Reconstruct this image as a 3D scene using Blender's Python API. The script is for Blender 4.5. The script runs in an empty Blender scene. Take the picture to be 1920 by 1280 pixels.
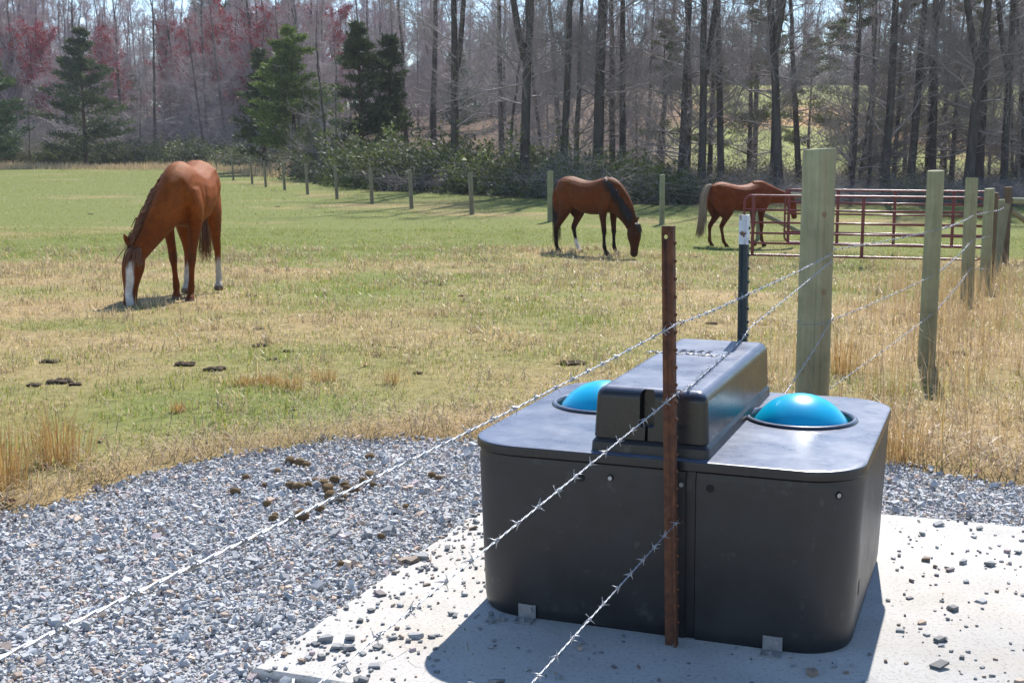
import bpy, bmesh, math, random
import numpy as np
from mathutils import Vector, Matrix
R = math.radians
scene = bpy.context.scene
COL = scene.collection
rng = np.random.default_rng(7)
random.seed(7)

# ------------------------------------------------------------------ camera, sky, sun, exposure
CAM_H, FPX, HORIZON = 1.55, 2445.0, 267.0          # focal length in pixels of the 1920 px wide photograph
PITCH = math.atan((640 - HORIZON) / FPX)
cam = bpy.data.cameras.new('camera')
cam.lens = FPX / 1920 * 36
cam.sensor_width = 36
cam.clip_start, cam.clip_end = 0.05, 3000
cam.dof.use_dof = True
cam.dof.focus_distance = 4.6
cam.dof.aperture_fstop = 18
cam_o = bpy.data.objects.new('camera', cam)
cam_o.location = (0, 0, CAM_H)
cam_o.rotation_euler = (R(90) - PITCH, 0, 0)
COL.objects.link(cam_o)
scene.camera = cam_o

SUN_AZ, SUN_EL = R(15.5), R(46)                      # azimuth measured from +Y towards +X
world = bpy.data.worlds.new('World')
scene.world = world
world.use_nodes = True
nt = world.node_tree
sky = nt.nodes.new('ShaderNodeTexSky')
sky.sky_type = 'NISHITA'
sky.sun_disc = False
sky.sun_elevation = SUN_EL
sky.sun_rotation = SUN_AZ
sky.air_density = 1.0
sky.dust_density = 0.0
sky.altitude = 1200
sky.ozone_density = 2.5
bg = nt.nodes['Background']
bg.inputs['Strength'].default_value = 0.125
nt.links.new(sky.outputs[0], bg.inputs['Color'])
sun = bpy.data.lights.new('sun', 'SUN')
sun.energy = 4.8
sun.angle = R(0.53)
sun.color = (1.0, 0.955, 0.90)
sun_o = bpy.data.objects.new('sun', sun)
sdir = Vector((math.sin(SUN_AZ) * math.cos(SUN_EL), math.cos(SUN_AZ) * math.cos(SUN_EL), math.sin(SUN_EL)))
sun_o.rotation_euler = sdir.to_track_quat('Z', 'Y').to_euler()
sun_o.location = sdir * 60
COL.objects.link(sun_o)
vs = scene.view_settings
vs.view_transform = 'Standard'
vs.look = 'None'
vs.gamma = 1
vs.use_curve_mapping = False
vs.exposure = 0.72
scene.cycles.max_bounces = 6
scene.cycles.diffuse_bounces = 3
scene.cycles.glossy_bounces = 3
scene.cycles.transmission_bounces = 3
scene.cycles.use_denoising = True

# ------------------------------------------------------------------ helpers
def ss(a, b, t):
    t = np.clip((np.asarray(t, float) - a) / (b - a), 0, 1)
    return t * t * (3 - 2 * t)

_tab = np.random.default_rng(3).random((256, 256))
def vnoise(x, y, s, o=0):
    x = np.asarray(x, float) / s + 37.3 * o; y = np.asarray(y, float) / s + 11.7 * o
    xi = np.floor(x).astype(int); yi = np.floor(y).astype(int)
    fx = x - xi; fy = y - yi
    fx = fx * fx * (3 - 2 * fx); fy = fy * fy * (3 - 2 * fy)
    g = lambda a, b: _tab[a % 256, b % 256]
    return (g(xi, yi) * (1 - fx) + g(xi + 1, yi) * fx) * (1 - fy) + (g(xi, yi + 1) * (1 - fx) + g(xi + 1, yi + 1) * fx) * fy
def fbm(x, y, s, o=0):
    return .5 * vnoise(x, y, s, o) + .3 * vnoise(x, y, s * .43, o + 1) + .2 * vnoise(x, y, s * .19, o + 2)

def tz(x, y):
    """height of the open ground"""
    x = np.asarray(x, float); y = np.asarray(y, float)
    z = -.56 * ss(8, 27, y) - .17 * ss(1, 6, x) * ss(14, 25, y)
    a = x / np.maximum(y, 5)
    wr = ss(-.06, .10, a)
    z = z + wr * (9.5 * ss(70, 175, y) + 4 * ss(170, 300, y)) + (1 - wr) * (3.0 * ss(108, 150, y) + 6.5 * ss(140, 290, y))
    z = z + (vnoise(x, y, 3.1, 4) - .5) * .05 * ss(7.5, 12, y)
    return z

def at(px, py, dz=0.0):
    """the point of the ground that the photograph shows at pixel (px, py)"""
    d = Vector(((px - 960) / FPX, 1, -(py - 640) / FPX))
    d = Matrix.Rotation(-PITCH, 3, 'X') @ d
    t = 2.0
    for _ in range(4000):
        p = Vector((0, 0, CAM_H)) + d * t
        if p.z <= float(tz(p.x, p.y)) + dz:
            break
        t += .01 + t * .0008
    return p
def ahead(px, d):
    x = (px - 960) / FPX * d
    return Vector((x, d, float(tz(x, d))))

YAW = .3584
WC, WS = math.cos(YAW), math.sin(YAW)
WO = Vector((.4304, 3.9476, 0))
def W(u, v, z=0.0):
    """local axes of the waterer and the fence across it: u right, v back"""
    return Vector((WO.x + u * WC + v * WS, WO.y - u * WS + v * WC, z))
def uv_of(x, y):
    dx, dy = x - WO.x, y - WO.y
    return dx * WC - dy * WS, dx * WS + dy * WC

def link(name, me, mat=None, parent=None):
    o = bpy.data.objects.new(name, me)
    COL.objects.link(o)
    if mat is not None and me is not None:
        me.materials.clear(); me.materials.append(mat)
    if parent is not None:
        o.parent = parent
    return o
def tag(o, label, cat, group=None):
    o['label'] = label; o['category'] = cat
    if group: o['group'] = group
    return o
def kind(o, k):
    o['kind'] = k
    return o
def thing(name, label, cat, loc=(0, 0, 0), rz=0.0, group=None):
    o = bpy.data.objects.new(name, None)
    o.empty_display_size = .1
    COL.objects.link(o)
    o.location = loc; o.rotation_euler = (0, 0, rz)
    return tag(o, label, cat, group)
def dup(root, loc=None, rz=None, scale=None, label=None, group=None):
    r = root.copy(); COL.objects.link(r)
    if loc is not None: r.location = loc
    if rz is not None: r.rotation_euler = (0, 0, rz)
    if scale is not None: r.scale = scale
    if label: r['label'] = label
    if group: r['group'] = group
    for ch in list(root.children):
        c = ch.copy(); COL.objects.link(c); c.parent = r
        for g in ch.children:
            d = g.copy(); COL.objects.link(d); d.parent = c
    return r

def mesh_np(name, V, F, col=None, smooth=False):
    """V (n,3); F (m,3) or (m,4) int array"""
    V = np.ascontiguousarray(V, np.float32); F = np.ascontiguousarray(F, np.int32)
    me = bpy.data.meshes.new(name)
    k = F.shape[1]
    me.vertices.add(len(V)); me.vertices.foreach_set('co', V.ravel())
    me.loops.add(F.size); me.loops.foreach_set('vertex_index', F.ravel())
    me.polygons.add(len(F))
    me.polygons.foreach_set('loop_start', np.arange(0, F.size, k, dtype=np.int32))
    me.update(calc_edges=True)
    me.polygons.foreach_set('use_smooth', np.full(len(F), bool(smooth)))
    if col is not None:
        a = me.attributes.new('col', 'FLOAT_COLOR', 'POINT')
        c = np.ones((len(V), 4), np.float32); c[:, :3] = col
        a.data.foreach_set('color', c.ravel())
    return me
def bm_mesh(name, bm, angle=35):
    me = bpy.data.meshes.new(name)
    bmesh.ops.recalc_face_normals(bm, faces=bm.faces[:])
    bm.to_mesh(me); bm.free()
    me.polygons.foreach_set('use_smooth', np.ones(len(me.polygons), bool))
    me.set_sharp_from_angle(angle=R(angle))
    return me
def evaluated(o):
    dg = bpy.context.evaluated_depsgraph_get()
    return bpy.data.meshes.new_from_object(o.evaluated_get(dg))
def bake(me, setup, cutter=None):
    """apply modifiers to a mesh through a temporary object"""
    o = bpy.data.objects.new('tmp', me); COL.objects.link(o)
    extra = []
    if cutter is not None:
        c = bpy.data.objects.new('tmpcut', cutter); COL.objects.link(c); extra.append(c)
        m = o.modifiers.new('b', 'BOOLEAN'); m.operation = 'DIFFERENCE'; m.solver = 'EXACT'; m.object = c
    if setup: setup(o)
    bpy.context.view_layer.update()
    out = evaluated(o)
    for q in [o] + extra: bpy.data.objects.remove(q)
    return out

def weighted(me, angle):
    me.polygons.foreach_set('use_smooth', np.ones(len(me.polygons), bool)); me.set_sharp_from_angle(angle=R(angle))
    def setup(o):
        m = o.modifiers.new('w', 'WEIGHTED_NORMAL'); m.weight = 100; m.keep_sharp = True
    return bake(me, setup)
def frames(P):
    P = np.asarray(P, float)
    T = np.zeros_like(P); T[1:-1] = P[2:] - P[:-2]; T[0] = P[1] - P[0]; T[-1] = P[-1] - P[-2]
    T /= np.linalg.norm(T, axis=1)[:, None] + 1e-12
    return P, T
class Geo:
    """collects tubes and hulls for one mesh"""
    def __init__(s): s.v = []; s.f = []; s.c = []; s.n = 0
    def add(s, V, F, c=None):
        V = np.asarray(V, float); s.v.append(V); s.f.append(np.asarray(F, int) + s.n); s.n += len(V)
        s.c.append(np.tile(np.asarray(c if c is not None else (1, 1, 1), float), (len(V), 1)) if (c is None or np.ndim(c) == 1) else np.asarray(c))
    def tube(s, P, rad, sides=6, cap=True, c=None, ref=None):
        P, T = frames(P); n = len(P)
        rad = np.broadcast_to(np.asarray(rad, float), (n,)) if np.ndim(rad) < 2 else np.asarray(rad, float)
        if rad.ndim == 1: rad = np.stack([rad, rad], 1)
        ref = np.array(ref if ref is not None else ((0, 0, 1) if abs(T[0][2]) < .9 else (1, 0, 0)), float)
        A = np.cross(T, ref)
        bad = np.linalg.norm(A, axis=1) < 1e-4
        A[bad] = np.cross(T[bad], np.array((.3, 1, .2)))
        A /= np.linalg.norm(A, axis=1)[:, None]
        B = np.cross(A, T)
        th = np.arange(sides) * 2 * math.pi / sides
        V = P[:, None, :] + A[:, None, :] * (np.cos(th)[None, :, None] * rad[:, 0, None, None]) + B[:, None, :] * (np.sin(th)[None, :, None] * rad[:, 1, None, None])
        V = V.reshape(-1, 3)
        i = np.arange(n - 1)[:, None] * sides; j = np.arange(sides)[None, :]; k = (j + 1) % sides
        a, b, c_, d = i + j, i + k, i + sides + k, i + sides + j
        F = np.concatenate([np.stack([a, b, c_], -1).reshape(-1, 3), np.stack([a, c_, d], -1).reshape(-1, 3)])
        if cap:
            V = np.vstack([V, P[0], P[-1]]); m = n * sides
            j = np.arange(sides); k = (j + 1) % sides
            F = np.vstack([F, np.stack([np.full(sides, m), k, j], 1), np.stack([np.full(sides, m + 1), (n - 1) * sides + j, (n - 1) * sides + k], 1)])
        s.add(V, F, c)
    def box(s, lo, hi, c=None):
        x0, y0, z0 = lo; x1, y1, z1 = hi
        V = [(x0, y0, z0), (x1, y0, z0), (x1, y1, z0), (x0, y1, z0), (x0, y0, z1), (x1, y0, z1), (x1, y1, z1), (x0, y1, z1)]
        F = [(0, 2, 1), (0, 3, 2), (4, 5, 6), (4, 6, 7), (0, 1, 5), (0, 5, 4), (1, 2, 6), (1, 6, 5), (2, 3, 7), (2, 7, 6), (3, 0, 4), (3, 4, 7)]
        s.add(V, F, c)
    def mesh(s, name, smooth=True, col=False, angle=None):
        me = mesh_np(name, np.vstack(s.v), np.vstack(s.f), np.vstack(s.c) if col else None, smooth)
        if angle: me.set_sharp_from_angle(angle=R(angle))
        return me

def blades(name, P, h, w, az, lean, col, droop=0.35, simple_=False):
    """one mesh of bent grass blades: P (n,3) bases"""
    n = len(P)
    side = np.stack([-np.sin(az), np.cos(az), np.zeros(n)], 1) * (w[:, None] / 2)
    out = np.stack([np.cos(az), np.sin(az), np.zeros(n)], 1)
    up = np.array((0, 0, 1.0))
    d1 = out * np.sin(lean * .5)[:, None] + up * np.cos(lean * .5)[:, None]
    d2 = out * np.sin(lean * (1 + droop))[:, None] + up * np.cos(lean * (1 + droop))[:, None]
    Mm = P + d1 * (h * .55)[:, None]
    T = Mm + d2 * (h * .5)[:, None]
    if simple_:
        V = np.stack([P - side, P + side, T], 1).reshape(-1, 3)
        return mesh_np(name, V, np.arange(3 * n).reshape(-1, 3), np.repeat(col, 3, axis=0))
    V = np.stack([P - side, P + side, Mm - side * .8, Mm + side * .8, T], 1).reshape(-1, 3)
    b = np.arange(n)[:, None] * 5
    F = np.stack([b + np.array([0, 1, 3]), b + np.array([0, 3, 2]), b + np.array([2, 3, 4])], 1).reshape(-1, 3)
    return mesh_np(name, V, F, np.repeat(col, 5, axis=0))

# ------------------------------------------------------------------ materials
def new_mat(name):
    m = bpy.data.materials.new(name); m.use_nodes = True
    return m, m.node_tree, m.node_tree.nodes['Principled BSDF']
def N(t, kind_, **kw):
    n = t.nodes.new(kind_)
    for k, v in kw.items():
        if k in n.inputs: n.inputs[k].default_value = v
        else: setattr(n, k, v)
    return n
def ramp(t, fac, stops):
    n = t.nodes.new('ShaderNodeValToRGB')
    el = n.color_ramp.elements
    while len(el) < len(stops): el.new(.5)
    for e, (p, c) in zip(el, stops):
        e.position = p; e.color = (*c, 1) if len(c) == 3 else c
    t.links.new(fac, n.inputs[0])
    return n.outputs[0]
def mixc(t, fac, a, b, mode='MIX'):
    n = t.nodes.new('ShaderNodeMix'); n.data_type = 'RGBA'; n.blend_type = mode
    for i, q in ((0, fac), (6, a), (7, b)):
        if hasattr(q, 'links'): t.links.new(q, n.inputs[i])
        else: n.inputs[i].default_value = q if i == 0 else (*q, 1)
    return n.outputs[2]
def coords(t, obj=True):
    return t.nodes.new('ShaderNodeTexCoord').outputs['Object' if obj else 'Generated']
def noise(t, scale, detail=4, rough=.6, vec=None):
    n = N(t, 'ShaderNodeTexNoise', Scale=scale, Detail=detail, Roughness=rough)
    t.links.new(vec if vec is not None else coords(t), n.inputs['Vector'])
    return n.outputs['Fac']
def bump(t, p, h, strength=.3, dist=.01):
    b = N(t, 'ShaderNodeBump', Strength=strength, Distance=dist)
    t.links.new(h, b.inputs['Height']); t.links.new(b.outputs[0], p.inputs['Normal'])
def simple(name, c1, c2, scale=6, rough=.7, metal=0.0, bstr=.25, bdist=.01, spec=.5, stretch=None):
    m, t, p = new_mat(name)
    v = coords(t)
    if stretch:
        mp = N(t, 'ShaderNodeMapping'); mp.inputs['Scale'].default_value = stretch
        t.links.new(v, mp.inputs['Vector']); v = mp.outputs[0]
    f = noise(t, scale, 6, .65, v)
    t.links.new(ramp(t, f, [(.3, c1), (.7, c2)]), p.inputs['Base Color'])
    p.inputs['Roughness'].default_value = rough; p.inputs['Metallic'].default_value = metal
    p.inputs['Specular IOR Level'].default_value = spec
    if bstr: bump(t, p, noise(t, scale * 3, 6, .7, v), bstr, bdist)
    return m
def attr_mat(name, rough=.7, trans=0.0, spec=.3, detail=None, sheen=0.0, hair=False):
    m, t, p = new_mat(name)
    a = N(t, 'ShaderNodeAttribute', attribute_name='col').outputs['Color']
    if detail:
        f = noise(t, detail[0], 5, .7)
        a = mixc(t, 1.0, a, ramp(t, f, [(.25, (detail[1],) * 3), (.75, (detail[2],) * 3)]), 'MULTIPLY')
    t.links.new(a, p.inputs['Base Color'])
    p.inputs['Roughness'].default_value = rough
    p.inputs['Specular IOR Level'].default_value = spec
    if hair: p.inputs['Specular Tint'].default_value = (1.0, .55, .28, 1)
    if hair:                                           # short coat hair: fine streaks that run down the body
        mp = N(t, 'ShaderNodeMapping'); mp.inputs['Scale'].default_value = (1, 1, .22); t.links.new(coords(t), mp.inputs['Vector'])
        bump(t, p, noise(t, 70, 5, .75, mp.outputs[0]), .55, .012)
    if trans:
        tr = N(t, 'ShaderNodeBsdfTranslucent'); t.links.new(a, tr.inputs['Color'])
        mx = N(t, 'ShaderNodeMixShader', Fac=trans)
        t.links.new(p.outputs[0], mx.inputs[1]); t.links.new(tr.outputs[0], mx.inputs[2])
        t.links.new(mx.outputs[0], t.nodes['Material Output'].inputs['Surface'])
    return m

M = {}
M['grass'] = attr_mat('grass_blades', .45, .45, .35)
M['straw'] = attr_mat('dry_straw', .5, .25, .4)
M['ground'] = attr_mat('field_ground', .95, 0, .1, (9.0, .55, 1.35))
M['stone'] = attr_mat('crushed_stone', .75, 0, .35, (160.0, .75, 1.2))
M['leaf'] = attr_mat('evergreen_foliage', .6, .25, .25)
M['bark'] = simple('grey_brown_bark', (.045, .037, .034), (.13, .11, .098), 5, .9, 0, .6, .03, .2, (1, 1, .25))
M['twig'] = simple('pale_bare_twigs', (.22, .19, .185), (.40, .355, .345), 2.0, .7, 0, 0, 0, .2)
M['twig_far'] = simple('mauve_grey_twigs', (.33, .26, .28), (.53, .44, .445), .6, .7, 0, 0, 0, .3)
M['bud'] = simple('red_maple_buds', (.34, .040, .060), (.50, .09, .10), 1.5, .7, 0, 0, 0, .2)
M['cedar_bark'] = simple('cedar_bark', (.05, .03, .022), (.10, .06, .045), 5, .9, 0, .5, .03, .2, (1, 1, .2))

# concrete
m, t, p = new_mat('broom_finished_concrete')
f1 = noise(t, 3, 6, .6); f2 = noise(t, 75, 5, .8)
c = ramp(t, f1, [(.25, (.42, .395, .355)), (.55, (.50, .48, .445)), (.8, (.56, .54, .505))])
c = mixc(t, ramp(t, noise(t, 1.7, 4, .6), [(.5, (0, 0, 0)), (.75, (.6,) * 3)]), c, (.46, .40, .31))
c = mixc(t, 1, c, ramp(t, f2, [(.36, (.55,) * 3), (.47, (1,) * 3)]), 'MULTIPLY')
t.links.new(c, p.inputs['Base Color']); p.inputs['Roughness'].default_value = .85
bump(t, p, f2, .35, .004); M['concrete'] = m
# black moulded plastic
m, t, p = new_mat('black_moulded_plastic')
f1 = noise(t, 7, 7, .7)
mp = N(t, 'ShaderNodeMapping'); mp.inputs['Scale'].default_value = (14, 70, 14); t.links.new(coords(t), mp.inputs['Vector'])
f2 = noise(t, 1, 4, .7, mp.outputs[0])
c = ramp(t, f1, [(.3, (.009, .009, .0105)), (.72, (.024, .024, .027))])
sc = ramp(t, f2, [(.60, (0, 0, 0)), (.80, (.05, .048, .046))])
c = mixc(t, 1, c, sc, 'ADD')
t.links.new(c, p.inputs['Base Color'])
t.links.new(ramp(t, f1, [(.3, (.36,) * 3), (.75, (.52,) * 3)]), p.inputs['Roughness'])
bump(t, p, noise(t, 240, 3, .6), .12, .002); M['plastic'] = m
m, t, p = new_mat('dusty_sky_sheen_lid_plastic')
f1 = noise(t, 6, 8, .72)
mp = N(t, 'ShaderNodeMapping'); mp.inputs['Scale'].default_value = (10, 46, 10); t.links.new(coords(t), mp.inputs['Vector'])
f2 = noise(t, 1, 5, .75, mp.outputs[0])
c = ramp(t, f1, [(.25, (.085, .102, .155)), (.5, (.122, .145, .21)), (.78, (.18, .205, .27))])  # blue sky sheen painted into the base colour along with dust
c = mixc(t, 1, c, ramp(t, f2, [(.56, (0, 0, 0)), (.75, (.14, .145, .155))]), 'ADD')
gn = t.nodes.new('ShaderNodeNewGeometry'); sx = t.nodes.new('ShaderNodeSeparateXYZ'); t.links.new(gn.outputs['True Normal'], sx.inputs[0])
c = mixc(t, ramp(t, sx.outputs[2], [(.45, (0, 0, 0)), (.9, (1, 1, 1))]), (.013, .013, .016), c)  # painted sheen and dust only where faces point up; the rest near black
t.links.new(c, p.inputs['Base Color'])
t.links.new(ramp(t, f1, [(.25, (.22,) * 3), (.75, (.38,) * 3)]), p.inputs['Roughness'])
bump(t, p, noise(t, 180, 3, .6), .10, .002); M['lid'] = m
m, t, p = new_mat('blue_float_ball')
t.links.new(ramp(t, noise(t, 8, 5, .6), [(.3, (.0, .41, .70)), (.7, (.0, .48, .75))]), p.inputs['Base Color'])
p.inputs['Roughness'].default_value = .28
p.inputs['Subsurface Weight'].default_value = .08; p.inputs['Subsurface Radius'].default_value = (.02, .06, .09); p.inputs['Subsurface Scale'].default_value = .6
M['ball'] = m
M['wire_far'] = simple('dull_fence_wire', (.16, .16, .165), (.26, .26, .27), 20, .9, 0, 0, 0, .1)
M['steel'] = simple('stainless_bracket', (.30, .30, .31), (.42, .42, .43), 30, .42, .7, .1, .001)
M['zinc'] = simple('galvanised_wire', (.27, .28, .30), (.46, .47, .50), 60, .42, .65, 0, 0)
M['dark'] = simple('painted_hole_dark', (.006, .006, .006), (.01, .01, .01), 10, .8, 0, 0)  # shade inside the drain holes, painted as a near-black colour
# rusty T post and the painted one
m, t, p = new_mat('rusty_steel')
f1 = noise(t, 26, 8, .72); f2 = noise(t, 6, 4, .6)
c = ramp(t, f1, [(.28, (.040, .018, .012)), (.5, (.105, .040, .020)), (.72, (.19, .075, .032))])
c = mixc(t, ramp(t, f2, [(.55, (0, 0, 0)), (.75, (.5, .5, .5))]), c, (.05, .045, .035))
t.links.new(c, p.inputs['Base Color']); p.inputs['Roughness'].default_value = .85
bump(t, p, f1, .6, .003); M['rust'] = m
m, t, p = new_mat('dark_painted_post_steel')
f1 = noise(t, 22, 8, .7)
c = ramp(t, f1, [(.3, (.018, .026, .028)), (.62, (.035, .045, .045)), (.72, (.12, .05, .025))])
t.links.new(c, p.inputs['Base Color']); p.inputs['Roughness'].default_value = .6
bump(t, p, f1, .4, .002); M['paintsteel'] = m
m, t, p = new_mat('chipped_white_paint')
f1 = noise(t, 30, 8, .75)
c = ramp(t, f1, [(.40, (.55, .56, .60)), (.58, (.62, .63, .66)), (.62, (.12, .05, .025))])
t.links.new(c, p.inputs['Base Color']); p.inputs['Roughness'].default_value = .6
bump(t, p, f1, .4, .002); M['whitepaint'] = m
def wood(name, a, b, d):
    m, t, p = new_mat(name)
    mp = N(t, 'ShaderNodeMapping'); mp.inputs['Scale'].default_value = (1, 1, .06); t.links.new(coords(t), mp.inputs['Vector'])
    f1 = noise(t, 38, 6, .65, mp.outputs[0]); f2 = noise(t, 5, 4, .6, mp.outputs[0]); f3 = noise(t, 4, 4, .6)
    c = ramp(t, f1, [(.28, a), (.72, b)])
    c = mixc(t, ramp(t, f2, [(.42, (0, 0, 0)), (.70, (.8,) * 3)]), c, d)
    c = mixc(t, 1, c, ramp(t, f3, [(.3, (.7,) * 3), (.7, (1.15,) * 3)]), 'MULTIPLY')
    t.links.new(c, p.inputs['Base Color']); p.inputs['Roughness'].default_value = .85; p.inputs['Specular IOR Level'].default_value = .2
    bump(t, p, f1, .45, .006)
    return m
M['wood'] = wood('green_treated_wood', (.22, .235, .145), (.37, .375, .24), (.26, .215, .13))
M['wood_old'] = wood('weathered_treated_wood', (.17, .16, .115), (.31, .29, .20), (.21, .17, .115))
M['wood_brown'] = wood('brown_weathered_wood', (.11, .075, .05), (.19, .135, .09), (.12, .085, .06))
M['knot'] = simple('wood_knot', (.14, .085, .045), (.28, .19, .11), 60, .8, 0, .3, .002)
m, t, p = new_mat('red_gate_paint')
f1 = noise(t, 8, 5, .6)
t.links.new(ramp(t, f1, [(.3, (.13, .012, .020)), (.7, (.20, .022, .030))]), p.inputs['Base Color'])
p.inputs['Roughness'].default_value = .35; M['red'] = m
M['dung'] = simple('dry_horse_dung', (.21, .135, .07), (.44, .31, .17), 55, .95, 0, 1.0, .012, .1)
M['dung_dark'] = simple('old_dark_dung', (.075, .055, .038), (.20, .15, .10), 30, .95, 0, 1.0, .02, .1)
M['deadleaf'] = simple('brown_dead_leaf', (.13, .05, .022), (.22, .10, .045), 30, .8, 0, .2, .003)
M['coat'] = attr_mat('horse_coat', .6, 0, .14, (14.0, .58, 1.32), 0, True)
M['hair'] = attr_mat('horse_hair', .4, 0, .5, (30.0, .7, 1.3))
M['eye'] = simple('horse_eye', (.008, .005, .004), (.015, .01, .008), 5, .1, 0, 0)

# ------------------------------------------------------------------ ground
EDGE = np.array([(-9, 1.2), (-5, 2.9), (-3.2, 4.2), (-2.45, 5.05), (-2.0, 5.75), (-1.69, 6.35), (-.95, 6.85), (-.29, 7.02), (.6, 7.05), (1.3, 6.95), (1.95, 6.45), (2.35, 5.98), (3.0, 5.5), (4.5, 4.6), (7, 3.5), (10, 2.0)])
def gravel_edge(x, y):
    """> 0 inside the gravel apron (metres from its far edge, roughly)"""
    e = np.interp(x, EDGE[:, 0], EDGE[:, 1])
    return e - y + (vnoise(x, y, .5, 9) - .5) * .35 + (vnoise(x, y, .17, 8) - .5) * .12
def patch(x, y):
    """0 green turf .. 1 dead grass"""
    n = fbm(x, y, 4.5, 2)
    f = .14 + 2.6 * (n - .5) + 1.0 * (fbm(x, y, 1.1, 22) - .5)
    f = f + .20 * np.exp(-((y - 18.5) / 5.0) ** 2) + .30 * np.exp(-((y - 11) / 2.5) ** 2) * ss(-1, -5, x) - .42 * ss(23, 30, y) - .12 * np.exp(-((y - 8.8) / 1.2) ** 2)
    f = f + .5 * ss(.6, .0, np.interp(x, EDGE[:, 0], EDGE[:, 1]) * -1 + y)
    u, v = uv_of(x, y)
    f = f + .55 * np.exp(-((x - np.interp(y, [5, 9.1, 13, 16], [1.6, 2.9, 4.5, 6])) / 1.1) ** 2) * ss(18, 12, y)
    f = f + .18 * ss(1.5, 4, x) * ss(14, 6, y)
    fx = np.interp(y, [30, 35, 45, 72, 100], [6, 1, -4.8, -15.5, -23])
    f = f + .35 * np.exp(-((x - fx) / 2.5) ** 2) * ss(28, 34, y)
    return np.clip(f, 0, 1)
GREEN = np.array((.19, .235, .055)); TAN = np.array((.44, .32, .155)); SOIL = np.array((.10, .072, .042)); LITTER = np.array((.13, .085, .055))
def wood_mask(x, y):
    e = np.interp(x, [-60, -24, -13, -6, 2, 8, 20, 60], [112, 108, 82, 56, 47, 45, 46, 48])
    w = ss(0, 5, y - e)
    a = x / np.maximum(y, 5)
    opened = ss(.10, .16, a) * ss(78, 92, y) * ss(215, 190, y)
    opened = np.maximum(opened, .85 * ss(118, 128, y) * ss(172, 150, y) * ss(-.40, -.32, a) * ss(-.20, -.24, a))
    return w, np.clip(opened, 0, 1)

ys = np.concatenate([np.linspace(-6, 4, 12), np.linspace(4.2, 16, 120), np.linspace(16.3, 60, 140), np.linspace(61, 130, 60), np.linspace(134, 420, 50), np.linspace(450, 620, 6)])
g = np.linspace(-1, 1, 241)
gx = np.sign(g) * np.abs(g) ** 1.15
XX = gx[None, :] * (14 + .78 * np.maximum(ys, 0))[:, None]
YY = np.repeat(ys[:, None], 241, 1)
ZZ = tz(XX, YY) - .07 * ss(-.05, .25, gravel_edge(XX, YY))
nx = 241
i = np.arange(len(ys) - 1)[:, None] * nx; j = np.arange(nx - 1)[None, :]
F = np.stack([i + j, i + j + 1, i + nx + j + 1, i + nx + j], -1).reshape(-1, 4)
pt = patch(XX, YY)[..., None]
gcol = SOIL * .35 + .65 * (GREEN * (1 - pt) + TAN * pt)
wm, op = wood_mask(XX, YY)
fld = GREEN * .9 + TAN * .22
tanfar = np.array((.42, .25, .11))
fn = ss(.56, .68, fbm(XX, YY, 22, 5))[..., None]
left = (XX < -20)[..., None]
oc = np.where(left, tanfar, fld * (1 - fn) + tanfar * fn)
gcol = gcol * (1 - wm[..., None]) + LITTER * wm[..., None]
gcol = gcol * (1 - op[..., None]) + oc * op[..., None]
V = np.stack([XX, YY, ZZ], -1).reshape(-1, 3)
ground = kind(link('ground', mesh_np('ground', V, F, gcol.reshape(-1, 3), True), M['ground']), 'structure')

# gravel apron: a bed and tens of thousands of crushed stones
gxs = np.arange(-5.2, 6.0, .09); gys = np.arange(1.4, 7.4, .09)
GX, GY = np.meshgrid(gxs, gys)
GZ = -.030 + (fbm(GX, GY, .6, 6) - .5) * .03
ins = gravel_edge(GX, GY) > -.12
n0 = len(gxs)
i = np.arange(len(gys) - 1)[:, None]; j = np.arange(n0 - 1)[None, :]
ok = ins[:-1, :-1] & ins[1:, :-1] & ins[:-1, 1:] & ins[1:, 1:]
F = np.stack([i * n0 + j, i * n0 + j + 1, (i + 1) * n0 + j + 1, (i + 1) * n0 + j], -1)[ok]
GZ = np.where(gravel_edge(GX, GY) < .05, GZ - .03, GZ)
bedc = np.tile(np.array((.42, .425, .43)), (GX.size, 1))
M['bed'] = attr_mat('stone_dust', .95, 0, .15, (70.0, .45, 1.35))
gravel_bed = kind(link('gravel_apron', mesh_np('gravel_apron', np.stack([GX, GY, GZ], -1).reshape(-1, 3), F.reshape(-1, 4), bedc, True), M['bed']), 'structure')

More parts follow.
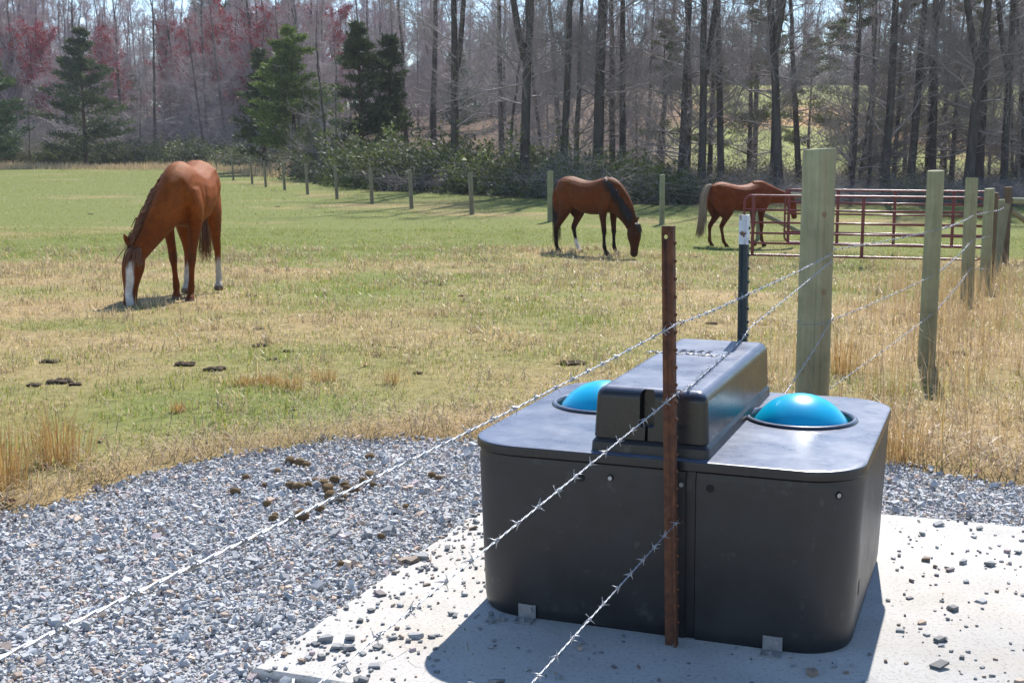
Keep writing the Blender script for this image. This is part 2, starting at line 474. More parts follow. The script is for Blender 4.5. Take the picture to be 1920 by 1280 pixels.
PAD = (-1.045, 1.42, -.66, 1.71)
def stones(name, P, s, cols, seed, flat=.62, sink=.2, tilt=.35):
    r = np.random.default_rng(seed); n = len(P)
    cube = np.array([(x, y, z) for x in (-1, 1) for y in (-1, 1) for z in (-1, 1)], float)
    V = cube[None] * (1 + r.uniform(-.42, .30, (n, 8, 3)))
    V *= (s[:, None, None] * np.stack([r.uniform(.7, 1.35, n), r.uniform(.6, 1.0, n), r.uniform(.35, .8, n) * flat / .62], 1)[:, None, :]) * .5
    a, b, c_ = r.uniform(0, 6.28, n), r.normal(0, tilt, n), r.normal(0, tilt, n)
    def rot(V, ang, i, j):
        c, s_ = np.cos(ang)[:, None], np.sin(ang)[:, None]
        A, B = V[..., i].copy(), V[..., j].copy()
        V[..., i] = A * c - B * s_; V[..., j] = A * s_ + B * c
    rot(V, b, 0, 2); rot(V, c_, 1, 2); rot(V, a, 0, 1)
    lo = V[..., 2].min(1); hi = V[..., 2].max(1)
    V[..., 2] += (-lo - (hi - lo) * sink)[:, None]
    V += P[:, None, :]
    f = np.array([(0, 1, 3), (0, 3, 2), (4, 6, 7), (4, 7, 5), (0, 4, 5), (0, 5, 1), (2, 3, 7), (2, 7, 6), (0, 2, 6), (0, 6, 4), (1, 5, 7), (1, 7, 3)])
    F = (np.arange(n)[:, None, None] * 8 + f[None]).reshape(-1, 3)
    return V.reshape(-1, 3), F, np.repeat(cols, 8, 0)
def stone_cols(n, r):
    b = r.uniform(.33, .60, n)[:, None]
    c = b * np.array((.98, 1.0, 1.015))
    warm = r.random(n) < .12
    c[warm] = (b * np.array((1.2, .92, .72)))[warm]
    pink = r.random(n) < .05
    c[pink] = (b * np.array((1.12, .92, .92)))[pink]
    return c
r = np.random.default_rng(11)
n = 240000
px_ = r.uniform(-4.2, 4.4, n); py_ = r.uniform(2.5, 7.2, n)
u_, v_ = uv_of(px_, py_)
inpad = (u_ > PAD[0] + .0) & (u_ < PAD[1]) & (v_ > PAD[2]) & (v_ < PAD[3])
ge = gravel_edge(px_, py_)
keep = (ge > 0) & ~inpad & (np.abs(px_) < .53 * py_ + .5) & ((ge > .15) | (r.random(n) < .5))
keep &= r.random(n) < np.clip(1.25 - .10 * (py_ - 3), .55, 1)
px_, py_ = px_[keep], py_[keep]
n = len(px_)
size = np.clip(r.lognormal(math.log(.0082), .46, n), .0035, .034)
zz = -.030 + (fbm(px_, py_, .6, 6) - .5) * .03 + r.uniform(0, .012, n)
V, F, C = stones('g', np.stack([px_, py_, zz], 1), size, stone_cols(n, r), 12)
kind(tag(link('gravel', mesh_np('gravel', V, F, C), M['stone']), 'loose grey crushed stone spread around the concrete pad', 'gravel'), 'stuff')

# concrete pad with a slightly ragged rim
bm = bmesh.new()
def pad_loop(z, inset):
    pts = []
    a, b, c_, d = PAD[0] + inset, PAD[1] - inset, PAD[2] + inset, PAD[3] - inset
    cs = [(a, c_), (b, c_), (b, d), (a, d)]
    rr_ = random.Random(5)
    for k in range(4):
        p, q = cs[k], cs[(k + 1) % 4]
        for s_ in range(40):
            f = s_ / 40
            n_ = (rr_.random() - .5) * .012
            uu = p[0] + (q[0] - p[0]) * f; vv = p[1] + (q[1] - p[1]) * f
            if k % 2: uu += n_
            else: vv += n_
            pts.append(W(uu, vv, z))
    return [bm.verts.new(p) for p in pts]
L0, L1, L2 = pad_loop(-.13, 0), pad_loop(-.009, 0), pad_loop(0, .010)
for A, B in ((L0, L1), (L1, L2)):
    for k in range(len(A)):
        bm.faces.new((A[k], A[(k + 1) % len(A)], B[(k + 1) % len(A)], B[k]))
bm.faces.new(L2)
pad = kind(link('concrete_pad', bm_mesh('concrete_pad', bm, 40), M['concrete']), 'structure')

# loose stones lying on the pad
r = np.random.default_rng(21)
cand = []
while len(cand) < 1300:
    u, v = r.uniform(PAD[0], PAD[1]), r.uniform(PAD[2], PAD[3])
    dens = .10 + .9 * math.exp(-(u - PAD[0]) / .30) + .35 * math.exp(-(v - PAD[2]) / .2) + (.10 if u > .7 else 0)
    if -.62 < u < .66 and .02 < v < 1.24: continue
    if r.random() < dens * (.4 + 1.2 * float(vnoise(u, v, .16, 3))): cand.append((u, v))
cand = np.array(cand)
sz = np.clip(r.lognormal(math.log(.0093), .55, len(cand)), .003, .034)
order = np.argsort(-sz)
big = order[:70]; small = order[70:]
P = np.array([W(u, v, .0005) for u, v in cand])
cols = stone_cols(len(cand), r) * r.uniform(.3, .75, (len(cand), 1))
V, F, C = stones('s', P[small], sz[small], cols[small], 22, sink=.1, flat=.48, tilt=.12)
kind(tag(link('loose_gravel', mesh_np('loose_gravel', V, F, C), M['stone']), 'fine stone chips scattered over the pale concrete pad', 'gravel'), 'stuff')
for k in big:
    V, F, C = stones('s', np.zeros((1, 3)), sz[k:k + 1] * 1.1, cols[k:k + 1], 100 + int(k), sink=.08, flat=.45, tilt=.10)
    o = link('loose_stone', mesh_np('loose_stone', V, F, C), M['stone']); o.location = P[k]
    tag(o, 'small grey crushed stone lying loose on the pale concrete pad', 'stone', 'loose stones on the concrete pad')

# ------------------------------------------------------------------ waterer
wt = thing('livestock_waterer', 'black plastic livestock waterer with two blue float balls on the concrete pad', 'waterer', WO, -YAW)
L, D, CR, HB, HL = 1.277, 1.219, .18, .548, .583
OV = 0.0
def rrect(u0, u1, v0, v1, r_, n_=12):
    pts = []
    for cx, cy, a0 in ((u1 - r_, v1 - r_, 0), (u0 + r_, v1 - r_, 90), (u0 + r_, v0 + r_, 180), (u1 - r_, v0 + r_, 270)):
        for q in range(n_ + 1):
            a = R(a0 + 90 * q / n_); pts.append((cx + r_ * math.cos(a), cy + r_ * math.sin(a)))
    return pts
def loft(bm, loops, cap0=True, cap1=True):
    rings = [[bm.verts.new(p) for p in lp] for lp in loops]
    for A, B in zip(rings, rings[1:]):
        n_ = len(A)
        for k in range(n_): bm.faces.new((A[k], A[(k + 1) % n_], B[(k + 1) % n_], B[k]))
    if cap0: bm.faces.new(rings[0][::-1])
    if cap1: bm.faces.new(rings[-1])
    return rings
def body_ring(ins, z):
    pts = rring(ins, z)
    k = 3 * 13                                     # the front edge runs between the third and the fourth corner
    v0 = pts[k][1]
    return pts[:k] + [(.108, v0, z), (.113, v0 + .009, z), (.139, v0 + .009, z), (.144, v0, z)] + pts[k:]
def rring(ins, z, u0=-L / 2, u1=L / 2, v0=0.0, v1=D, r_=CR, n_=12):
    return [(x, y, z) for x, y in rrect(u0 + ins, u1 - ins, v0 + ins, v1 - ins, max(r_ - ins * .6, .004), n_)]
def cyl_bm(bm, c, axis, r_, h, n_=20):
    c = Vector(c); q = Vector(axis).to_track_quat('Z', 'Y').to_matrix().to_4x4()
    bmesh.ops.create_cone(bm, cap_ends=True, segments=n_, radius1=r_, radius2=r_, depth=h, matrix=Matrix.Translation(c) @ q)
# body; near-black discs on it paint the darkness of its holes
bm = bmesh.new()
loft(bm, [body_ring(.034, 0), body_ring(.027, .012), body_ring(.024, .04), body_ring(.018, .20), body_ring(.010, .42), body_ring(.007, .522), body_ring(.010, .531), body_ring(.010, .5455)])
body = bm_mesh('tank_body', bm, 40)
link('tank_body', weighted(body, 40), M['plastic'], wt)
HM = None
for u, z, rr_ in ((-.228, .496, .0125), (.187, .500, .0125), (-.131, .506, .0105)):
    g_ = Geo(); g_.tube([(0, .012, 0), (0, 0, 0), (0, -.0015, 0)], [rr_, rr_, rr_ * .93], 22); 
    o = link('drain_hole_disc', g_.mesh('drain_hole_disc', True, angle=40), M['dark'], wt); o.location = (u, .0062, z)
g_ = Geo(); g_.tube([(-.012, 0, 0), (0, 0, 0), (.0015, 0, 0)], [(.026, .034), (.026, .034), (.024, .032)], 22)
o = link('drain_hole_disc', g_.mesh('drain_hole_disc', True, angle=40), M['dark'], wt); o.location = (.6185, .24, .17)
for u in (-.130, .098):
    bm = bmesh.new(); cyl_bm(bm, (u, .002, .506), (0, 1, 0), .0068, .010, 12)
    link('plug', bm_mesh('plug', bm), M['steel'], wt)
cq = R(310)
cn = Vector((math.cos(cq), math.sin(cq), 0)); cp = Vector((L / 2 - CR, CR, .505)) + cn * (CR - .008)
bm = bmesh.new(); cyl_bm(bm, cp, cn, .0115, .006, 20); link('drain_hole_disc', bm_mesh('drain_hole_disc', bm), M['dark'], wt)
bm = bmesh.new(); cyl_bm(bm, cp + cn * .002 + Vector((-.002, 0, 0)), cn, .007, .005, 12); link('plug', bm_mesh('plug', bm), M['steel'], wt)
# lid with two round openings
HOLES = [(-.372, .755), (.352, .755)]
bm = bmesh.new()
rings = loft(bm, [rring(.012, .549), rring(.004, .5495), rring(0, .553), rring(0, .574), rring(.003, .5805), rring(.010, .583)], True, False)
top = rings[-1]
edges = [e for e in bm.edges if e.verts[0] in set(top) and e.verts[1] in set(top)]
for hx, hy in HOLES:
    lp = [bm.verts.new((hx + .178 * math.cos(a), hy + .178 * math.sin(a), .583)) for a in np.linspace(0, 2 * math.pi, 48, endpoint=False)]
    dn = [bm.verts.new((v.co.x, v.co.y, .5505)) for v in lp]
    for k in range(48):
        edges.append(bm.edges.new((lp[k], lp[(k + 1) % 48])))
        bm.faces.new((lp[k], dn[k], dn[(k + 1) % 48], lp[(k + 1) % 48]))
bmesh.ops.triangle_fill(bm, use_beauty=True, edges=edges)
lidm = bm_mesh('lid', bm, 30)
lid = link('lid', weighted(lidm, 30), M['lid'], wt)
for hx, hy in HOLES:
    prof = [(.198, .5825), (.196, .589), (.190, .5945), (.183, .594), (.177, .588), (.1745, .578), (.173, .560), (.172, .540)]
    bm = bmesh.new()
    prev = None; n_ = 56; first = None
    for rr_, z in prof:
        ring = [bm.verts.new((rr_ * math.cos(a), rr_ * math.sin(a), z)) for a in np.linspace(0, 2 * math.pi, n_, endpoint=False)]
        if prev:
            for k in range(n_): bm.faces.new((prev[k], prev[(k + 1) % n_], ring[(k + 1) % n_], ring[k]))
        prev = ring
    bm.faces.new(prev)
    me = bm_mesh('rim', bm, 60)
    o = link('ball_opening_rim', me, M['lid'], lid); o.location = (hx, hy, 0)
    bm = bmesh.new()
    bmesh.ops.create_uvsphere(bm, u_segments=48, v_segments=32, radius=.186)
    for v in bm.verts:                                             # the moulding seam of the ball
        if abs(v.co.z) < .011: v.co *= 1.008
    me = bm_mesh('ball', bm, 60)
    o = link('float_ball', me, M['ball'], wt); o.location = (hx, hy, .486); o.rotation_euler = (R(62), R(14), R(30))
# raised float cover across the middle
BU0, BU1, BV0, BV1 = -.200, .170, .035, 1.165
bm = bmesh.new()
loft(bm, [rring(-.006, .5835, BU0, BU1, BV0, BV1, .02, 6), rring(-.004, .612, BU0, BU1, BV0, BV1, .02, 6), rring(.002, .619, BU0, BU1, BV0, BV1, .02, 6), rring(.006, .6245, BU0, BU1, BV0, BV1, .02, 6)])
link('cover_plinth', bm_mesh('cover_plinth', bm, 35), M['plastic'], wt)
bm = bmesh.new()
zt = .790
lv = [(.002, .626), (.000, .630), (.004, .70), (.007, .755)] + [(.007 + .034 * (1 - math.cos(a)), .755 + .035 * math.sin(a)) for a in np.linspace(.2, math.pi / 2, 8)]
loft(bm, [rring(i_, z, BU0, BU1, BV0, BV1, .030, 8) for i_, z in lv])
blk = bm_mesh('float_cover', bm, 50)
cut = bmesh.new()
su, sv = -.024, BV0
loft(cut, [[(su + x, sv + y, z) for x, y in rrect(-.024 * k, .024 * k, -.05, .045, .012 * k, 5)] for z, k in ((.668, .75), (.676, 1), (.768, 1), (.780, .86), (.786, .6))])
cutm = bm_mesh('cut', cut)
blk = bake(blk, None, cutm)
cut = bmesh.new(); loft(cut, [[(su + x, sv + y, z) for x, y in rrect(-.005, .005, -.05, .03, .002, 3)] for z in (.60, .672)])
blk = bake(blk, None, bm_mesh('cut', cut))
blk = weighted(blk, 45)
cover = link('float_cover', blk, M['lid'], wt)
# moulded lettering on the cover, readable from the far side
def text(body_, size, loc, outline):
    cu = bpy.data.curves.new('t', 'FONT'); cu.body = body_; cu.size = size; cu.align_x = 'CENTER'; cu.shear = .25 if outline else 0
    cu.extrude = .0016
    if outline: cu.fill_mode = 'NONE'; cu.bevel_depth = .0016; cu.extrude = 0
    o = bpy.data.objects.new('t', cu); COL.objects.link(o)
    bpy.context.view_layer.update()
    me = evaluated(o); bpy.data.objects.remove(o)
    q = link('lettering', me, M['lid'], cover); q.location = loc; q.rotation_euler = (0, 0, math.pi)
    return q
text('3390', .062, (-.045, .845, zt + .0012), False)
text('Mirafount', .066, (-.075, .775, zt + .0008), True)
# hold-down brackets
def bracket(u):
    b = Geo()
    b.box((-.030, -.034, .0015), (.030, .016, .0065)); b.box((-.030, .016, .0017), (.030, .0205, .050))
    o = link('bracket', b.mesh('bracket', False), M['steel'], wt); o.location = (u, -.0005, 0)
    for bx, by, bz, ax in ((-.004, -.018, .011, (0, 0, 1)), (.012, .010, .036, (0, 1, 0))):
        bm = bmesh.new(); cyl_bm(bm, (bx, by, bz), ax, .009, .012, 6)
        cyl_bm(bm, (bx, by + (.004 if ax[1] else 0), bz - (.004 if ax[2] else 0)), ax, .014, .003, 16)
        link('bolt', bm_mesh('bolt', bm), M['steel'], o)
bracket(-.413); bracket(.390)

# ------------------------------------------------------------------ fence posts
def t_post(name, label, base, top, mat, white=None, stud0=.05):
    """steel T post: a web seen broadside, a flange on its right with studs"""
    H = (top - base).length
    o = thing(name, label, 'fence post', base, -YAW, 'steel posts either side of the waterer')
    dirv = (top - base).normalized()
    o.rotation_euler = (Matrix.Rotation(-YAW, 4, 'Z').to_quaternion().to_matrix().to_4x4()).to_euler()
    tilt = Vector((0, 0, 1)).rotation_difference(dirv).to_matrix() @ Matrix.Rotation(-YAW, 3, 'Z')
    o.rotation_euler = tilt.to_euler()
    bm = bmesh.new()
    prof = [(-.030, -.0028), (.000, -.0040), (.002, -.017), (.008, -.0165), (.008, .0165), (.002, .017), (.000, .0040), (-.030, .0028)]
    loft(bm, [[(x, y, z) for x, y in prof] for z in (-.12, H)])
    me = bm_mesh('post_shaft', bm, 30)
    cut = bmesh.new(); cyl_bm(cut, (-.017, 0, H - .032), (0, 1, 0), .0065, .05, 16)
    me = bake(me, None, bm_mesh('cut', cut))
    link('shaft', me, mat, o)
    g_ = Geo(); g_.tube([(.0075, 0, 0), (.0115, 0, .001), (.0140, 0, .003)], [(.0075, .0080), (.0065, .0070), (.003, .0035)], 8)
    sm = g_.mesh('stud'); sm.materials.append(mat)
    z = H - stud0
    while z > .06:
        s_ = link('stud', sm, None, o); s_.location = (0, 0, z); z -= .0535
    if white:
        bm = bmesh.new()
        prof2 = [(x * 1.02 - .0006 if x < 0 else x * 1.06 + .0003, y * 1.12 + math.copysign(.0005, y)) for x, y in prof]
        loft(bm, [[(x, y, z) for x, y in prof2] for z in (H - white, H + .001)])
        link('painted_tip', bm_mesh('tip', bm, 30), M['whitepaint'], o)
    return o
T1B = W(.097, -.04, 0); T1T = T1B + Vector((-.034, .0, 1.305))
T2B = W(.048, 1.33, -.03); T2B.z = -.02
T2T = T2B + Vector((-.012, .0, 1.285))
t_post('steel_fence_post', 'rusty brown steel fence post in front of the black waterer', T1B, T1T, M['rust'])
t_post('steel_fence_post', 'dark steel fence post with chipped white tip behind the waterer', T2B, T2T, M['paintsteel'], .115)

def wood_post(name, label, base, h, rad, mat, lean=(0, 0), cat='fence post', group=None, sides=22, seed=0, cracks=2, knots=()):
    r_ = random.Random(seed)
    o = thing(name, label, cat, base, r_.uniform(0, 6), group)
    o.rotation_euler = (lean[1], lean[0], 0)
    bm = bmesh.new()
    ph = [r_.uniform(0, 6.28) for _ in range(4)]
    ck = [r_.uniform(3.6, 5.6) for _ in range(cracks)]
    zs = [-.12, 0, h * .25, h * .5, h * .75, h - .02, h - .004, h]
    loops = []
    for z in zs:
        k = 1.04 - .06 * z / h
        if z >= h - .005: k *= .985 if z < h else .955
        lp = []
        for q in range(sides):
            a = 2 * math.pi * q / sides
            rr_ = rad * k * (1 + .018 * math.sin(2 * a + ph[0]) + .012 * math.sin(3 * a + ph[1] + z))
            for c_ in ck:
                d_ = abs((a - c_ + math.pi) % (2 * math.pi) - math.pi)
                if d_ < 3.3 / sides: rr_ *= .955
            lp.append((rr_ * math.cos(a), rr_ * math.sin(a), z + (.004 * math.sin(a + ph[2]) if z == h else 0)))
        loops.append(lp)
    loft(bm, loops)
    link('shaft', bm_mesh('shaft', bm, 50), mat, o)
    for (az, z, s_) in knots:
        k = Geo(); d_ = Vector((math.cos(az), math.sin(az), 0)); rr_ = rad * (1.04 - .06 * z / h)
        k.tube([d_ * (rr_ - .02), d_ * (rr_ + .0015), d_ * (rr_ + .003)], [(s_, s_ * 1.25), (s_, s_ * 1.25), (s_ * .6, s_ * .75)], 14)
        q = link('knot', k.mesh('knot'), M['knot'], o); q.location = (0, 0, z)
    return o
P1 = W(.045, 3.42); P1.z = 0
P2 = at(1737, 684); P3 = at(1812, 562); P4 = at(1845, 548); P5 = at(1858, 532)
tow = lambda p: math.atan2(-p.y, -p.x)
wood_post('wooden_fence_post', 'thick green treated wooden corner post right behind the waterer', P1, 1.515, .0915, M['wood'], (-.004, 0), seed=1, sides=96, cracks=2,
          knots=((tow(P1) + .38, 1.165, .0135), (tow(P1) + .52, .745, .0135), (tow(P1) - .6, .30, .006)))
wood_post('wooden_fence_post', 'slender round wooden post in tall straw, next beyond the corner post', P2, 1.36, .059, M['wood'], seed=2, sides=28)
wood_post('wooden_fence_post', 'third wooden post of the right fence line in dry straw', P3, (P3.z * 0 + 1.30), .0665, M['wood'], (-.008, 0), seed=3)
wood_post('wooden_fence_post', 'fourth wooden post of the right fence, shorter, close beside the third', P4, 1.22, .060, M['wood'], seed=4)
P5 = ahead(1861, 17.5); P6 = ahead(1873, 22.0); P7 = ahead(1885, 24.5)
wood_post('wooden_fence_post', 'thin brownish post half hidden beside the fourth right fence post', P5, 1.22, .047, M['wood_brown'], seed=5)
wood_post('wooden_fence_post', 'greenish post with grey leaning board at the gate end', P6, 1.20, .062, M['wood'], seed=6)
wood_post('wooden_fence_post', 'brown brace post carrying a horizontal rail at the right edge', P7, 1.42, .075, M['wood_brown'], seed=7)
# the leaning grey board
bd = Geo(); bd.box((-.085, -.012, 0), (.085, .012, 1.15))
o = link('leaning_board', bd.mesh('board', False), M['wood_old']); o.location = ahead(1866, 20.6); o.rotation_euler = (R(-4), R(9), R(10))
tag(o, 'grey weathered board leaning at the posts by the gate end', 'board')

def pole(name, label, a, b, rad, mat):
    a, b = Vector(a), Vector(b)
    g_ = Geo(); n_ = 6
    g_.tube([(0, 0, 0)] + [((b - a) * k / n_)[:] for k in range(1, n_ + 1)], rad, 14)
    o = link(name, g_.mesh(name, True, angle=50), mat); o.location = a
    return tag(o, label, 'rail')
P8 = ahead(2010, 25.5)
wood_post('wooden_fence_post', 'brown brace post just outside the right edge of the picture', P8, 1.42, .075, M['wood_brown'], seed=8)
pole('brace_rail', 'round grey green top rail from the brown post to the right edge', P7 + Vector((.06, 0, 1.17)), P8 + Vector((-.06, 0, 1.12)), .058, M['wood'])
pole('brace_rail', 'slanting brace pole below the top rail at the right edge', P7 + Vector((.06, -.02, 1.0)), P8 + Vector((-.06, -.02, .08)), .052, M['wood_old'])
# brace behind the chestnut horse
H1, H2 = ahead(1421, 31.0), ahead(1528, 31.0)
wood_post('wooden_fence_post', 'greenish brace post behind the legs of the rightmost chestnut horse', H1, 1.30, .055, M['wood'], seed=9)
wood_post('wooden_fence_post', 'greenish brace post hidden behind the thick corner post', H2, 1.30, .065, M['wood'], seed=10)
pole('brace_rail', 'round pale green rail behind the neck of the rightmost horse', H1 + Vector((.05, -.02, 1.10)), H2 + Vector((-.05, -.02, 1.02)), .055, M['wood'])
pole('brace_rail', 'slanting pale green brace pole under the neck of the rightmost horse', H1 + Vector((.05, -.05, .62)), H2 + Vector((-.05, -.05, .03)), .055, M['wood'])

# far field fence
ROW = [(406.6, 322, .9), (437.7, 338.4, .95), (473, 345, .95), (498.6, 351, .95), (534, 357, 1), (577, 365, 1), (632, 373.5, 1.02), (698, 382.7, 1.02), (772, 391.6, 1.02), (885, 402.5, 1.1), (1032, 415.5, 1.3), (1241, 421, 1.15)]
ords = ['first', 'second', 'third', 'fourth', 'fifth', 'sixth', 'seventh', 'eighth', 'ninth', 'tenth', 'eleventh']
row = []
for k, (px, py, wk) in enumerate(ROW):
    b = at(px, py); row.append(b)
    if k == 11: lb = 'pale wooden field fence post between the bay horse and the rightmost horse'
    elif k == 10: lb = 'pale wooden field fence post touching the rump of the bay horse'
    else: lb = 'wooden field fence post, %s to the left of the bay horse' % ('next' if k == 9 else ords[10 - k - 1])
    wood_post('wooden_fence_post', lb, b, 1.24 if k < 10 else 1.36, .062 * wk, M['wood_old'] if k < 10 else M['wood'], (R(-2.5) if k < 10 else R(-.5), 0), group='posts of the far field fence', sides=12, seed=30 + k, cracks=0)
row.append(ahead(1421, 31.0) + Vector((0, 0, 0)))

# ------------------------------------------------------------------ barbed wire
def barb_mesh():
    g_ = Geo(); rw = .0011
    for s_, ph in ((-.0045, .4), (.0045, 2.0)):
        th = np.linspace(0, 2 * math.pi * 1.25, 12)
        core = [(s_ + .004 * (q / 11 - .5), .0034 * math.cos(a + ph), .0034 * math.sin(a + ph)) for q, a in enumerate(th)]
        d0 = np.array((0, -math.sin(ph), math.cos(ph))); a1 = th[-1] + ph
        d1 = np.array((0, -math.sin(a1), math.cos(a1)))
        P = [np.array(core[0]) - d0 * .016 + np.array((-.003, 0, 0)), np.array(core[0]) - d0 * .006] + [np.array(c) for c in core] + [np.array(core[-1]) + d1 * .006, np.array(core[-1]) + d1 * .016 + np.array((.003, 0, 0))]
        g_.tube(P, [.0004, rw] + [rw] * 12 + [rw, .0004], 5, ref=(1, .01, .02))
    me = g_.mesh('barb'); me.materials.append(M['zinc'])
    return me
BARB = barb_mesh()
def wire(name, label, pts, group, sag=0.0, step=.010, barbs=True, rad=.0012, twist=.075, spacing=.125, single=False, b0=.05):
    pts = [Vector(p) for p in pts]
    P = []
    for a, b in zip(pts, pts[1:]):
        Ln = (b - a).length; n_ = max(2, int(Ln / step))
        for k in range(n_):
            f = k / n_
            P.append(a.lerp(b, f) - Vector((0, 0, sag * Ln * 4 * f * (1 - f))))
    P.append(pts[-1])
    P = np.array(P); o0 = P[0].copy(); P = P - o0
    g_ = Geo()
    if single:
        g_.tube(P, rad, 5)
    else:
        _, T = frames(P)
        A = np.cross(T, (0, 0, 1.0)); A /= np.linalg.norm(A, axis=1)[:, None]; B = np.cross(A, T)
        s_ = np.concatenate([[0], np.cumsum(np.linalg.norm(np.diff(P, axis=0), axis=1))])
        ph = s_ / twist * 2 * math.pi
        for q in (0, math.pi):
            off = A * (np.cos(ph + q) * rad)[:, None] + B * (np.sin(ph + q) * rad)[:, None]
            g_.tube(P + off, rad, 5)
    o = link(name, g_.mesh(name), M['wire_far' if single else 'zinc']); o.location = o0
    tag(o, label, 'barbed wire', group)
    if barbs:
        s_ = np.concatenate([[0], np.cumsum(np.linalg.norm(np.diff(P, axis=0), axis=1))])
        d = b0; k = 0
        rr_ = random.Random(len(label))
        while d < s_[-1] - .03:
            i_ = int(np.searchsorted(s_, d)); i_ = min(max(i_, 1), len(P) - 1)
            t_ = Vector(P[i_] - P[i_ - 1]).normalized()
            b = link('barb', BARB, None, o); b.location = P[i_]
            b.rotation_euler = (t_.to_track_quat('X', 'Z') @ Matrix.Rotation(rr_.uniform(0, 6.28), 3, 'X').to_quaternion()).to_euler()
            d += spacing * rr_.uniform(.92, 1.08); k += 1
    return o
def onpost(T_b, T_t, z, du=.014):
    f = (z - T_b.z) / (T_t.z - T_b.z)
    return T_b.lerp(T_t, f) + (W(du, 0) - W(0, 0))
G1 = 'barbed wires across the waterer'
pA1, pA2 = onpost(T1B, T1T, 1.012), onpost(T2B, T2T, .955)
pB1, pB2 = onpost(T1B, T1T, .802), onpost(T2B, T2T, .812)
pC1 = onpost(T1B, T1T, .405)
rP1 = Vector((math.cos(tow(P1) + .95), math.sin(tow(P1) + .95), 0)) * .094
Aw = [W(.10, -3.75, 1.085), pA1, pA2, P1 + rP1 + Vector((0, 0, .955))]
def side(p, rad, z):
    d = Vector((-p.y, p.x, 0)).normalized() * -1   # towards the right as seen from the camera
    return Vector((p.x, p.y, z)) + (Vector((d.x, d.y, 0)) * .4 + Vector((-p.x, -p.y, 0)).normalized() * .75).normalized() * (rad + .003)
q2 = lambda z: side(P2, .059, z); q3 = lambda z: side(P3, .0665, z); q4 = lambda z: side(P4, .06, z)
wire('barbed_wire', 'top barbed wire strand running across the picture to the corner post', Aw, G1, .004)
wire('barbed_wire', 'middle barbed wire strand lying over the black float cover', [W(.10, -3.75, .775), pB1, W(.100, .06, .8005), W(.066, 1.14, .7975), pB2, P1 + rP1 + Vector((0, 0, .915))], G1, .0015)
wire('barbed_wire', 'low barbed wire strand ending on the rusty steel post', [W(.10, -3.75, .47), pC1], G1, .003)
wire('barbed_wire', 'short barbed wire strand rising from behind the waterer to the corner post', [onpost(T2B, T2T, .36), P1 + rP1 + Vector((0, 0, .575))], G1, .02)
G2 = 'barbed wires of the right fence line'
wire('barbed_wire', 'top barbed wire strand right of the corner post', [P1 + rP1 + Vector((0, 0, .975)), q2(.955), q3(.795), q4(.76), ahead(1878, 22) + Vector((0, -.1, 1.1))], G2, .004, step=.02)
wire('barbed_wire', 'middle barbed wire strand right of the corner post', [P1 + rP1 + Vector((0, 0, .585)), q2(.645), q3(.53), q4(.47)], G2, .004, step=.02)
wire('barbed_wire', 'lowest barbed wire strand right of the corner post', [P1 + rP1 + Vector((0, 0, .20)), q2(.375), q3(.235), q4(.08)], G2, .004, step=.02)
# the wrap round the corner post
g_ = Geo()
for z0, dz in ((.578, .0), (.590, .03)):
    a = np.linspace(0, 2 * math.pi, 40)
    g_.tube(np.stack([.0965 * np.cos(a), .0965 * np.sin(a), z0 + dz * np.sin(a + .8)], 1), .0016, 5, False)
o = link('wire_wrap', g_.mesh('wire_wrap'), M['zinc']); o.location = P1
tag(o, 'bare wire wrapped round the thick green corner post', 'wire')
# clips on the rusty post
for zc in (1.012, .802, .405):
    g_ = Geo(); a = np.linspace(-.4, 5.2, 22)
    g_.tube(np.stack([.004 + .024 * np.cos(a), .020 * np.sin(a), .006 * np.sin(a * 1.5)], 1), .0018, 5)
    o = link('wire_clip', g_.mesh('wire_clip'), M['rust']); f = zc / 1.305
    o.location = T1B.lerp(T1T, f); o.rotation_euler = (0, 0, -YAW)
    tag(o, {1.012: 'upper', .802: 'middle', .405: 'lower'}[zc] + ' rusty wire clip holding barbed wire on the rusty post', 'clip')
for k, z in enumerate((.30, .60, .88, 1.12)):
    wire('fence_wire', ['lowest', 'second lowest', 'second highest', 'highest'][k] + ' wire of the far field fence', [b + Vector((-.01, -.075, z)) for b in row], 'wires of the far field fence', .001, step=.5, barbs=False, rad=.0022, single=True)
kR = ahead(2100, 27.5)
for k, z in enumerate((.45, .8)):
    wire('fence_wire', ['lower', 'upper'][k] + ' wire right of the brown brace post at the picture edge', [P7 + Vector((.07, 0, z)), P8 + Vector((0, -.08, z))], 'wires at the right edge', .002, step=.3, barbs=False, rad=.0022, single=True)

